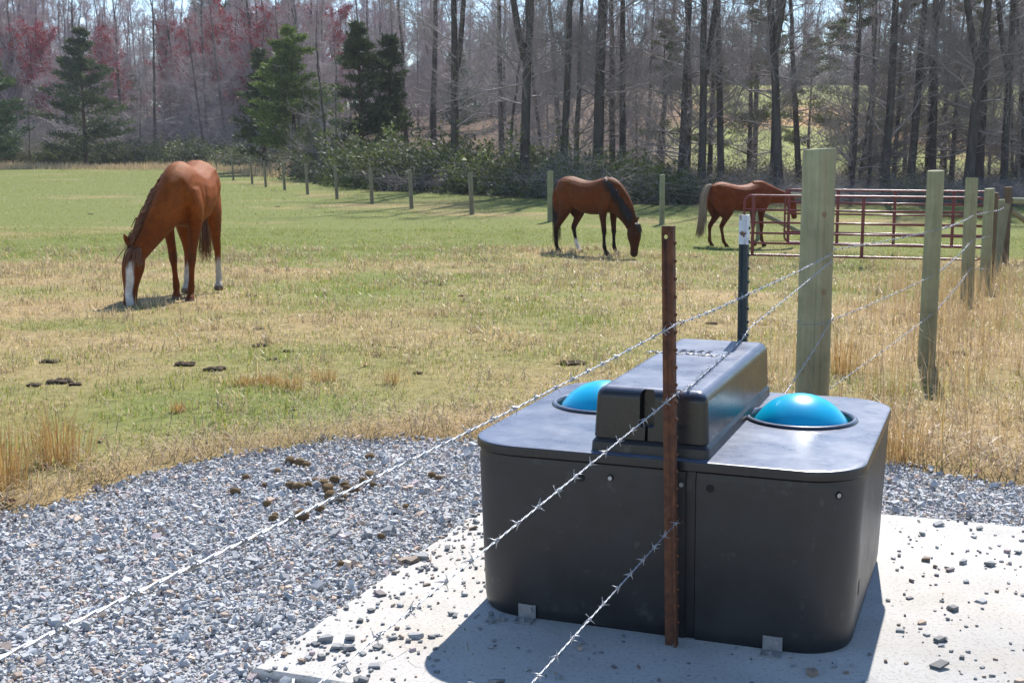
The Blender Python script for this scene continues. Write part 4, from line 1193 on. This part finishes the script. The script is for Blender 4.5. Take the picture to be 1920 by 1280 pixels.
# -- 3: red chestnut with a flaxen tail, beside the gate
neck = [(.34, 0, 1.22, .29, .15), (.55, 0, 1.22, .30, .165), (.76, 0, 1.20, .235, .135), (.96, 0, 1.165, .185, .110), (1.14, 0, 1.135, .150, .092), (1.26, 0, 1.12, .125, .08), (1.31, 0, 1.11, .09, .07)]
head = [(1.27, 0, 1.165, .07, .065), (1.33, 0, 1.10, .118, .088), (1.385, 0, 1.015, .138, .100), (1.425, 0, .925, .122, .088), (1.46, 0, .83, .090, .070), (1.485, 0, .735, .074, .060), (1.50, 0, .665, .072, .062), (1.505, 0, .615, .05, .05)]
ears = [[(1.28, s_ * .05, 1.21, .026, .026), (1.30, s_ * .065, 1.265, .028, .032), (1.33, s_ * .075, 1.315, .016, .02), (1.345, s_ * .08, 1.345, .005, .006)] for s_ in (-1, 1)]
def paint3(co):
    x, y, z = co.T
    c = np.tile(np.array((.165, .032, .008)), (len(co), 1))
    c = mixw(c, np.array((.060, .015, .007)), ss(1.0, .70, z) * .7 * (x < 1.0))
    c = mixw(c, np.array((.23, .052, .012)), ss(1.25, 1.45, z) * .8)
    c = mixw(c, np.array((.05, .03, .022)), ss(.075, .05, z))
    c = mixw(c, np.array((.09, .03, .02)), ss(.74, .64, z) * (x > 1.2))
    return c
crest = [((.48, 0, 1.475), (.52, .08, 1.43), (.54, .13, 1.34)), ((.66, 0, 1.44), (.70, .09, 1.38), (.72, .12, 1.28)), ((.84, 0, 1.38), (.88, .09, 1.33), (.90, .11, 1.22)), ((1.02, 0, 1.32), (1.06, .08, 1.27), (1.08, .10, 1.17)), ((1.18, 0, 1.27), (1.21, .07, 1.23), (1.22, .09, 1.14))]
tl3 = [((-.76, -.01, 1.42), (-.84, -.02, 1.40), (-.92, -.03, 1.22), (-.95, -.05, .92), (-.99, -.08, .62), (-1.06, -.14, .36)), ((-.76, .01, 1.42), (-.85, .02, 1.40), (-.93, .02, 1.20), (-.97, 0, .90), (-1.03, -.06, .62), (-1.12, -.14, .30))]
loc3 = at(1384, 463); loc3.z = float(tz(loc3.x, loc3.y))
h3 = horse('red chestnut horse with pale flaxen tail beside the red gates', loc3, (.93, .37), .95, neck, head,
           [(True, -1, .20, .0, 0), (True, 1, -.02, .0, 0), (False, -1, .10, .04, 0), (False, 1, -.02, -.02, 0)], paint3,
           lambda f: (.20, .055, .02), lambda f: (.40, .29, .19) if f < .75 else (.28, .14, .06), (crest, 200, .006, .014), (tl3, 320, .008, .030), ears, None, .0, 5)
eyes(h3, [(1.405, s_ * .083, 1.055) for s_ in (-1, 1)])

# ------------------------------------------------------------------ trees
def grow(seed, H=17, r0=.19, z0=1.6, n1=34, l1=4.2, fork=False, droop=.0, up=.55, density=1.0, bend=.35, rk=1.0, sub=1.0, low=1.15):
    r_ = np.random.default_rng(seed)
    trunk, crown = Geo(), Geo()
    tips = []
    zs = np.linspace(0, H, 16)
    wob = np.cumsum(r_.normal(0, bend * .28, (16, 2)), 0) * (zs / H)[:, None]
    wob += (zs / H)[:, None] * r_.normal(0, bend, 2)
    TP = np.column_stack([wob, zs]); TP[0, 2] = -.25
    tr = r0 * (1 - zs / H) ** .8 + .02; tr[0] *= 1.35
    trunk.tube(TP, tr, 9)
    stems = [(TP, tr)]
    if fork:
        k = r_.integers(4, 7); d = r_.normal(0, 1, 2); d /= np.linalg.norm(d)
        n_ = 16 - k; f = np.linspace(0, 1, n_)
        FP = np.column_stack([TP[k, 0] + d[0] * (f ** .7) * 2.2 + np.cumsum(r_.normal(0, .08, n_)), TP[k, 1] + d[1] * (f ** .7) * 2.2, TP[k, 2] + f * (H * .95 - TP[k, 2])])
        fr = tr[k] * .75 * (1 - f) ** .8 + .02
        trunk.tube(FP, fr, 8); stems.append((FP, fr))
    def curve(p, d, ln, n_, curl):
        P = [p]; d = d / np.linalg.norm(d)
        for _ in range(n_):
            d = d + r_.normal(0, .16, 3) + np.array((0, 0, curl)); d /= np.linalg.norm(d)
            p = p + d * ln / n_; P.append(p)
        return np.array(P)
    for q in range(int(n1 * density)):
        SP, sr = stems[q % len(stems)]
        zz_ = z0 + (H * .97 - z0) * r_.random() ** low
        if zz_ < SP[0, 2] + .1: SP, sr = stems[0]
        p = np.array([np.interp(zz_, SP[:, 2], SP[:, 0]), np.interp(zz_, SP[:, 2], SP[:, 1]), zz_])
        rb = np.interp(zz_, SP[:, 2], sr)
        az = r_.uniform(0, 6.28); f = zz_ / H
        ln = l1 * (1.05 - .75 * f) * r_.uniform(.55, 1.2)
        el = up * r_.uniform(.1, 1.5) - droop * (1 - f)
        d = np.array((math.cos(az), math.sin(az), math.tan(min(max(el, -.5), 1.2))))
        B = curve(p, d, ln, 6, .05 - droop * .05)
        r1 = min(rb * .5, .010 + ln * .0072)
        crown.tube(B, np.linspace(max(r1, .010 * rk), .007 * rk, 7), 4, False)
        for s_ in range(int((5 + ln * 1.5) * sub)):
            f1 = r_.uniform(.2, 1); i_ = f1 * 6; a = int(min(i_, 5)); p2 = B[a] + (B[a + 1] - B[a]) * (i_ - a)
            tdir = B[a + 1] - B[a]; tdir /= np.linalg.norm(tdir)
            d2 = tdir * .7 + r_.normal(0, .55, 3) + np.array((0, 0, .18))
            l2 = ln * (.5 - .25 * f1) * r_.uniform(.5, 1.2)
            C2 = curve(p2, d2, l2, 4, .07)
            crown.tube(C2, np.linspace(max(r1 * .45 * (1 - .5 * f1), .006 * rk), .0045 * rk, 5), 3, False)
            for s3 in range(int(3 + l2 * 2.2)):
                f2 = r_.uniform(.15, 1) * 4; a = int(min(f2, 3)); p3 = C2[a] + (C2[a + 1] - C2[a]) * (f2 - a)
                td = C2[a + 1] - C2[a]; td /= np.linalg.norm(td)
                C3 = curve(p3, td * .6 + r_.normal(0, .5, 3) + np.array((0, 0, .2)), l2 * r_.uniform(.3, .7) + .15, 2, .15)
                crown.tube(C3, np.linspace(.0052, .0030, 3) * rk, 3, False)
                tips.append(C3[-1]); tips.append(C3[1])
    return trunk, crown, np.array(tips)
def tree_proto(name, label, group, seed, bark='bark', twig='twig', buds=False, **kw):
    tr, cr, tips = grow(seed, **kw)
    o = thing(name, label, 'tree', (0, 0, 0), 0, group)
    link('trunk', tr.mesh('trunk'), M[bark], o)
    c = link('crown', cr.mesh('crown'), M[twig], o)
    if buds:
        r_ = np.random.default_rng(seed + 50)
        P = np.repeat(tips, 2, 0) + r_.normal(0, .10, (len(tips) * 2, 3)); n_ = len(P)
        V = P[:, None, :] + r_.normal(0, .085, (n_, 3, 3)); V = V.reshape(-1, 3)
        link('buds', mesh_np('buds', V, np.arange(n_ * 3).reshape(-1, 3)), M['bud'], c)
    return o
GE = 'leafless trees at the edge of the right woods'
LE = 'leafless grey tree standing at the edge of the woods on the right'
edge_protos = [tree_proto('bare_tree', LE, GE, 400 + q, H=kw[0], r0=kw[1], z0=kw[2], n1=kw[3], l1=kw[4], fork=kw[5], droop=kw[6], rk=1.05, sub=1.5, low=1.2) for q, kw in enumerate([(19, .20, 2.0, 54, 4.8, False, .1), (18, .21, 2.6, 50, 4.6, True, .0), (17, .16, 1.6, 54, 4.2, False, .25), (20, .23, 2.8, 50, 5.0, True, .1), (13, .09, 1.2, 40, 3.2, False, .1), (11, .07, 1.0, 36, 2.8, False, .15)])]
used = set(); first_label = {}
def put(protos, k, loc, rz, s, label=None, group=None):
    p_ = protos[k]
    if id(p_) not in first_label: first_label[id(p_)] = (p_['label'], p_['group'])
    label = label or first_label[id(p_)][0]; group = group or first_label[id(p_)][1]
    sc_ = (s, s, s) if np.ndim(s) == 0 else s
    if id(p_) in used:
        q_ = dup(p_, loc, rz, sc_, label, group)
        if 'tree' in p_.name: q_.rotation_euler = (r.gauss(0, .028), r.gauss(0, .028), rz)
        return q_
    used.add(id(p_)); p_.location = loc; p_.rotation_euler = (0, 0, rz); p_.scale = sc_
    if label: p_['label'] = label
    if group: p_['group'] = group
    return p_
r = random.Random(99)
TR = [(853, 60, .38, 1), (982, 54, .40, 3), (1055, 55, .31, 0), (1080, 59, .21, 4), (1118, 56, .46, 3), (1147, 60, .27, 2), (1167, 58, .29, 0), (1274, 55, .28, 2), (1287, 60, .22, 5), (1313, 54, .32, 1), (1326, 61, .22, 2), (1350, 55, .29, 0), (1444, 57, .24, 2), (1459, 53, .35, 3),
      (1592, 54, .17, 4), (1626, 57, .15, 5), (1653, 53, .33, 0), (1671, 59, .18, 4), (1700, 54, .32, 1), (1741, 55, .31, 2), (1777, 60, .19, 5), (1808, 52, .40, 3), (1830, 54, .34, 0), (1876, 53, .30, 1), (1896, 58, .15, 4), (1914, 55, .19, 5), (1955, 54, .3, 2), (2010, 56, .34, 0), (2080, 55, .3, 1), (2150, 58, .3, 3)]
BASE_D = [.40, .42, .32, .46, .18, .14]
SPECIAL = {1080: 'thin bare tree just right of the slender one above the bay horse', 1147: 'bare tree close right of the thickest trunk', 1167: 'second bare tree to the right of the thickest trunk', 1274: 'bare tree above the pale fence post, left one of a pair',
           1287: 'thin bare tree above the pale fence post, right one of a pair', 1313: 'forked bare tree above the tail of the rightmost horse', 1326: 'bare tree right behind the forked one above the rightmost horse', 1350: 'straight bare tree above the back of the rightmost horse',
           1444: 'slim bare tree touching the thick flared trunk', 1592: 'thin bare tree first to the right of the thick corner post', 1626: 'very thin bare tree between the corner post and the straw post', 1653: 'stout bare tree above the middle of the red gates',
           1671: 'thin bare tree right behind the stout one above the gates', 1700: 'bare tree just left of the slender straw post', 1741: 'bare tree rising right behind the slender straw post', 1777: 'thin bare tree between the second and third right posts',
           1876: 'stout bare tree above the brown brace post', 1896: 'thin bare tree near the right picture edge', 1914: 'bare tree cut off by the right picture edge', 853: 'forked bare tree, leftmost large trunk behind the middle of the fence', 982: 'tall bare tree left of the bay horse with long low limb', 1055: 'straight slender bare tree right above the bay horse', 1118: 'thickest bare trunk just right of the bay horse', 1459: 'thick bare trunk flaring at its foot left of the corner post', 1808: 'thick bare trunk above the third right fence post', 1830: 'dark bare trunk twin right of the thick one above the third post'}
for px, d, dia, k in TR:
    loc = ahead(px, d); s = dia / BASE_D[k]; zs_ = r.uniform(.95, 1.1)
    put(edge_protos, k, loc - Vector((0, 0, .1)), r.uniform(0, 6.28), (s, s, zs_ if k < 4 else s * 1.05), SPECIAL.get(px))
# second rank of thin trunks and saplings
GS = 'thin leafless saplings within the right woods'
for q in range(30):
    px = r.uniform(560, 2150); d = r.uniform(56, 82) if px > 900 else r.uniform(72, 100)
    put(edge_protos, r.choice([2, 4, 5, 4, 5, 0]), ahead(px, d) - Vector((0, 0, .1)), r.uniform(0, 6.28), r.uniform(.6, 1.05), 'thin leafless tree deeper inside the woods on the right', GS)
GF = 'far leafless trees of the hillside woods'
far_protos = [tree_proto('bare_tree', 'mauve grey leafless tree in the far woods on the hillside', GF, 500 + q, twig='twig_far', H=15 + q, r0=.13, z0=1.2, n1=66, l1=3.8, fork=bool(q % 2), up=.9, bend=.25, rk=2.2, sub=1.25, low=1.0) for q in range(3)]
GM = 'red budding maples of the far woods'
maple_protos = [tree_proto('maple_tree', 'red budding maple tree in the far woods at the left', GM, 520 + q, twig='twig_far', buds=True, H=13 + q, r0=.13, z0=2.5, n1=50, l1=3.8, fork=bool(q % 2), up=.9, rk=2.6) for q in range(2)]
for q in range(190):
    px = r.uniform(-250, 1020); d = r.uniform(132, 265)
    put(far_protos, r.randrange(3), ahead(px, d) - Vector((0, 0, .2)), r.uniform(0, 6.28), r.uniform(.95, 1.4))
for q in range(140):
    px = r.uniform(880, 2250); d = r.uniform(188, 265)
    put(far_protos, r.randrange(3), ahead(px, d) - Vector((0, 0, .2)), r.uniform(0, 6.28), r.uniform(.8, 1.1), 'mauve grey leafless tree on the hilltop behind the right woods', 'hilltop leafless trees behind the right woods')
for px, d, s in [(15, 150, .95), (55, 160, 1.0), (30, 136, .8), (75, 138, .85), (-10, 140, .9), (120, 140, .8), (205, 138, .85), (235, 142, .8), (330, 140, .85), (365, 138, .9), (410, 142, .95), (450, 140, .9), (485, 138, .95), (515, 142, 1.0), (560, 145, 1.0), (590, 150, 1.0), (640, 150, 1.0), (95, 150, .9), (-40, 150, 1), (190, 158, .85), (215, 165, .95), (350, 165, .9), (375, 152, 1.0), (430, 150, 1.1), (395, 175, 1.0), (500, 160, 1.12), (525, 172, 1.1), (545, 150, 1.0), (468, 185, 1.05), (1010, 190, .8), (1060, 200, .85), (1130, 200, .8)]:
    put(maple_protos, r.randrange(2), ahead(px, d), r.uniform(0, 6.28), s)
# near left bare trees
for px, d, s, lb in [(298, 118, .95, 'dark leafless tree standing in the hedge left of centre'), (270, 119, .62, 'thin leafless tree just left of the dark hedge tree'), (65, 114, .6, 'thin dark leafless trunk left of the large cedar'), (390, 122, .75, 'leafless tree behind the low green hedge'), (430, 128, .85, 'pale leafless tree above the end of the post row'), (635, 82, .7, 'grey leafless tree between the two evergreens at centre left'), (600, 90, .7, 'slender leafless tree right of the bright evergreen')]:
    put(edge_protos, 2 if s > .7 else 4, ahead(px, d), r.uniform(0, 6.28), s * 1.0, lb, 'leafless hedge trees at the left')

# evergreens
def cedar(seed, H=11.0, rad=2.6, n=9000, shape=1.0, open_=0.0, cols=((.020, .045, .016), (.055, .095, .030)), trunk_r=.16, z0=.6, spray=1.0):
    r_ = np.random.default_rng(seed)
    tr = Geo(); tr.tube([(0, 0, -.3), (.03, 0, H * .3), (-.03, .04, H * .65), (0, 0, H * .97)], [trunk_r * 1.2, trunk_r * .9, trunk_r * .5, .02], 8)
    nb = int(72 * (1 - open_)); per = n // nb
    PV = []; PC = []
    for q in range(nb):
        f = r_.random() ** .85; z = z0 + (H - z0) * f
        az = r_.uniform(0, 6.28)
        prof = min(1, (1 - f) ** .75 * 1.12) * (.65 + .35 * min(1, f / .12))
        ln = rad * prof * r_.uniform(.55, 1.2) + .12
        d = np.array((math.cos(az), math.sin(az), r_.uniform(.05, .55) if shape > .5 else r_.uniform(-.1, .35)))
        p0 = np.array((0, 0, z))
        tr.tube([p0, p0 + d * ln * .5, p0 + d * ln * .9], [.03 * ln / rad + .012, .018, .006], 3, False)
        t_ = r_.uniform(.22 if open_ < .3 else .5, 1.0, per)
        sp = .14 + .055 * ln
        c = p0 + d[None] * (ln * t_)[:, None] + r_.normal(0, 1, (per, 3)) * np.array((sp * 1.2, sp * 1.2, sp * .6)) * (.55 + .5 * (1 - t_))[:, None]
        PV.append(c)
        w = r_.random() * .6 + .4 * r_.random(per)
        PC.append(np.array(cols[0]) * (1 - w)[:, None] + np.array(cols[1]) * w[:, None])
    P = np.vstack(PV); C = np.vstack(PC); n_ = len(P)
    dirs = P - np.array((0, 0, 1)) * P[:, 2:3]; dirs /= np.linalg.norm(dirs, axis=1)[:, None] + .05
    dirs = dirs + r_.normal(0, .6, (n_, 3)) + np.array((0, 0, .5)); dirs /= np.linalg.norm(dirs, axis=1)[:, None]
    sd = np.cross(dirs, r_.normal(0, 1, (n_, 3))); sd /= np.linalg.norm(sd, axis=1)[:, None]
    ln = r_.uniform(.18, .42, n_)[:, None] * spray; wd = r_.uniform(.035, .085, n_)[:, None] * spray
    V = np.stack([P - sd * wd, P + sd * wd, P + dirs * ln], 1).reshape(-1, 3)
    return tr, mesh_np('crown', V, np.arange(n_ * 3).reshape(-1, 3), np.repeat(C, 3, 0))
def evergreen(name, label, loc, s, seed, group='evergreens at the wood edge', **kw):
    tr, cm = cedar(seed, **kw)
    o = thing(name, label, 'tree', loc, 0, group); o.scale = (s,) * 3
    link('trunk', tr.mesh('trunk'), M['cedar_bark'], o); link('crown', cm, M['leaf'], o)
    return o
DK = ((.036, .056, .022), (.105, .140, .055)); BR = ((.075, .115, .022), (.20, .27, .06))
evergreen('cedar_tree', 'broad dark cedar standing alone at the left end of the field', ahead(168, 112), 1.0, 1, H=11.3, rad=4.0, n=17000, cols=((.042, .064, .028), (.125, .16, .065)))
ce2 = evergreen('cedar_tree', 'dark cedar cut off by the left picture edge', ahead(-8, 108), 1.0, 2, H=10.6, rad=3.2, n=14000, cols=((.032, .064, .026), (.11, .165, .058)))
evergreen('pine_tree', 'bright green evergreen at the far end of the post row', ahead(556, 90), 1.0, 3, H=9.8, rad=3.6, n=18000, cols=BR)
evergreen('pine_tree', 'dark evergreen behind the bright green one', ahead(500, 95), 1.0, 4, H=8.6, rad=2.2, n=9000, cols=DK)
evergreen('cedar_tree', 'tall dark evergreen left of the middle woods', ahead(680, 78), 1.0, 5, H=9.3, rad=2.1, n=9000, cols=DK)
evergreen('cedar_tree', 'second dark evergreen close right of the tall dark one', ahead(735, 80), 1.0, 6, H=8.3, rad=1.7, n=6500, cols=DK)
pn = evergreen('pine_tree', 'open green pine between the trunks left of the corner post', ahead(1400, 66), 1.0, 7, H=11, rad=2.8, n=11000, cols=((.075, .105, .035), (.19, .23, .08)), open_=.35, z0=1.6, trunk_r=.12, spray=.6)
for px, d, s, lb in [(1590, 64, .95, 'open green pine above the red gates, left one'), (1760, 66, 1.05, 'open green pine between the trunks right of the gates'), (1690, 70, .9, 'open green pine in the middle of the right woods'), (1905, 68, .9, 'open green pine at the right picture edge'), (1240, 72, .8, 'low open pine among the trunks above the second field post'), (2010, 64, 1.0, 'open green pine outside the right picture edge'), (1510, 70, .7, 'short open pine just left of the thick corner post'), (1655, 62, .6, 'short open pine low above the red gates'), (1820, 72, .85, 'open green pine between the two thick dark trunks'), (1330, 75, .7, 'short open pine above the rightmost horse')]:
    dup(pn, ahead(px, d), r.uniform(0, 6), (s,) * 3, lb)
for px, d, s, lb in [(405, 190, 1.5, 'tall pine crown against the sky at the upper left, left one'), (455, 195, 1.55, 'tall pine crown against the sky at the upper left, right one'), (20, 116, .5, 'small cedar below the left edge cedar'), (250, 170, .8, 'far cedar within the left woods'), (860, 150, .9, 'far cedar behind the middle woods')]:
    dup(ce2, ahead(px, d), r.uniform(0, 6), (s, s, s * (1.0 if s < 1.2 else 1.25)), lb)

# shrubs and tangled brush
def shrub_proto(name, label, seed, group, n=5200, wx=1.6, h=1.9, cols=((.030, .050, .016), (.105, .140, .045)), stems=70, leaf=.10, twig='twig'):
    r_ = np.random.default_rng(seed)
    o = thing(name, label, 'shrub', (0, 0, 0), 0, group)
    g_ = Geo(); ends = []
    for q in range(stems):
        az = r_.uniform(0, 6.28); b = np.array((r_.normal(0, wx * .35), r_.normal(0, wx * .35), -.1))
        ln = h * r_.uniform(.6, 1.35); out = r_.uniform(.1, .9)
        P = [b]
        d = np.array((math.cos(az) * out, math.sin(az) * out, 1.0)); d /= np.linalg.norm(d)
        for s_ in range(6):
            d = d + np.array((math.cos(az) * .12, math.sin(az) * .12, -.17)) + r_.normal(0, .1, 3); d /= np.linalg.norm(d)
            P.append(P[-1] + d * ln / 6)
        g_.tube(P, np.linspace(.016, .006, 7), 3, False)
        for s_ in range(5):
            k = r_.integers(2, 7); p = P[k]; dd = d * .5 + r_.normal(0, .7, 3); dd /= np.linalg.norm(dd)
            e = p + dd * ln * r_.uniform(.15, .4); g_.tube([p, (p + e) / 2 + r_.normal(0, .04, 3), e], [.008, .007, .005], 3, False); ends += [e, (p + e) / 2]
    link('stems', g_.mesh('stems'), M[twig], o)
    if n:
        E = np.array(ends); P = E[r_.integers(0, len(E), n)] + r_.normal(0, .13, (n, 3)); P[:, 2] = np.abs(P[:, 2])
        w = r_.random(n)[:, None]; C = np.array(cols[0]) * (1 - w) + np.array(cols[1]) * w
        V = P[:, None, :] + r_.normal(0, leaf * .55, (n, 3, 3))
        link('foliage', mesh_np('foliage', V.reshape(-1, 3), np.arange(n * 3).reshape(-1, 3), np.repeat(C, 3, 0)), M['leaf'], o)
    return o
SG = 'green shrubs along the wood edge'; SB = 'bare brush along the wood edge'
green = [shrub_proto('shrub', 'dense green shrub growing along the edge of the woods', 700 + q, SG, cols=[((.040, .055, .020), (.115, .140, .05)), ((.060, .085, .022), (.18, .215, .06))][q % 2]) for q in range(2)]
thin = [shrub_proto('shrub', 'loose half leafy shrub under the bare trees of the woods', 710 + q, 'half leafy shrubs in the right woods', n=1500, h=2.3, leaf=.08, cols=((.065, .085, .025), (.19, .21, .07))) for q in range(2)]
bare = [shrub_proto('brush', 'tangled leafless brush along the edge of the woods', 720 + q, SB, n=0, h=2.4, wx=2.2, stems=90) for q in range(2)]
for px, d, s in [(330, 116, 1.3), (365, 117, 1.5), (400, 116, 1.4), (440, 114, 1.2), (300, 118, 1.1), (470, 108, 1.2), (215, 117, 1.3), (245, 118, 1.2), (120, 118, 1.4), (80, 118, 1.3), (10, 118, 1.2), (150, 120, 1.2), (190, 120, 1.5)]:
    put(green, r.randrange(2), ahead(px, d), r.uniform(0, 6), (s * 1.2, s, s * .8), 'low green hedge shrub at the far left end of the field', 'hedge shrubs at the left')
CL = [r.uniform(500, 1300) for _ in range(13)]
for q in range(50):
    px = r.choice(CL) + r.gauss(0, 22); d = np.interp(px, [480, 550, 700, 1000, 1300], [96, 86, 62, 50.5, 48.5]) + r.uniform(0, 7)
    put(green, r.randrange(2), ahead(px, d), r.uniform(0, 6), r.uniform(.45, 1.45) * (1 if px < 1020 else .7))
for q in range(54):
    px = r.uniform(950, 2150); d = r.uniform(49, 66)
    put(thin, r.randrange(2), ahead(px, d), r.uniform(0, 6), r.uniform(.45, .95))
for q in range(50):
    px = r.uniform(880, 2250); d = r.uniform(186, 215); s = r.uniform(1.8, 3.2)
    put(bare, r.randrange(2), ahead(px, d), r.uniform(0, 6), (s * 1.3, s * 1.3, s), 'leafless thicket under the hilltop trees behind the right woods', 'hilltop thickets')
for q in range(50):
    px = r.uniform(-200, 620); d = r.uniform(121, 150)
    put(bare, r.randrange(2), ahead(px, d), r.uniform(0, 6), r.uniform(1.2, 2.4), 'leafless thicket in front of the far woods at the left', 'far left thickets')
for q in range(52):
    px = r.uniform(540, 2150); d = np.interp(px, [480, 550, 700, 1000, 1300], [94, 84, 60, 49, 47.5]) + r.uniform(0, 7)
    s = r.uniform(.4, .7) if px < 1000 else r.uniform(.3, .62)
    put(bare, r.randrange(2), ahead(px, d), r.uniform(0, 6), (s * 1.3, s * 1.3, s))

# ------------------------------------------------------------------ air
bm = bmesh.new(); bmesh.ops.create_cube(bm, size=1, matrix=Matrix.Translation((0, 300, 22)) @ Matrix.Diagonal((1240, 680, 49, 1)))
me = bpy.data.meshes.new('haze'); bm.to_mesh(me); bm.free()
m = bpy.data.materials.new('pale_air'); m.use_nodes = True; t = m.node_tree
t.nodes.remove(t.nodes['Principled BSDF'])
pv = t.nodes.new('ShaderNodeVolumePrincipled')
pv.inputs['Color'].default_value = (.86, .92, 1.0, 1); pv.inputs['Density'].default_value = .00028; pv.inputs['Anisotropy'].default_value = .3
t.links.new(pv.outputs[0], t.nodes['Material Output'].inputs['Volume'])
kind(link('haze', me, m), 'stuff')
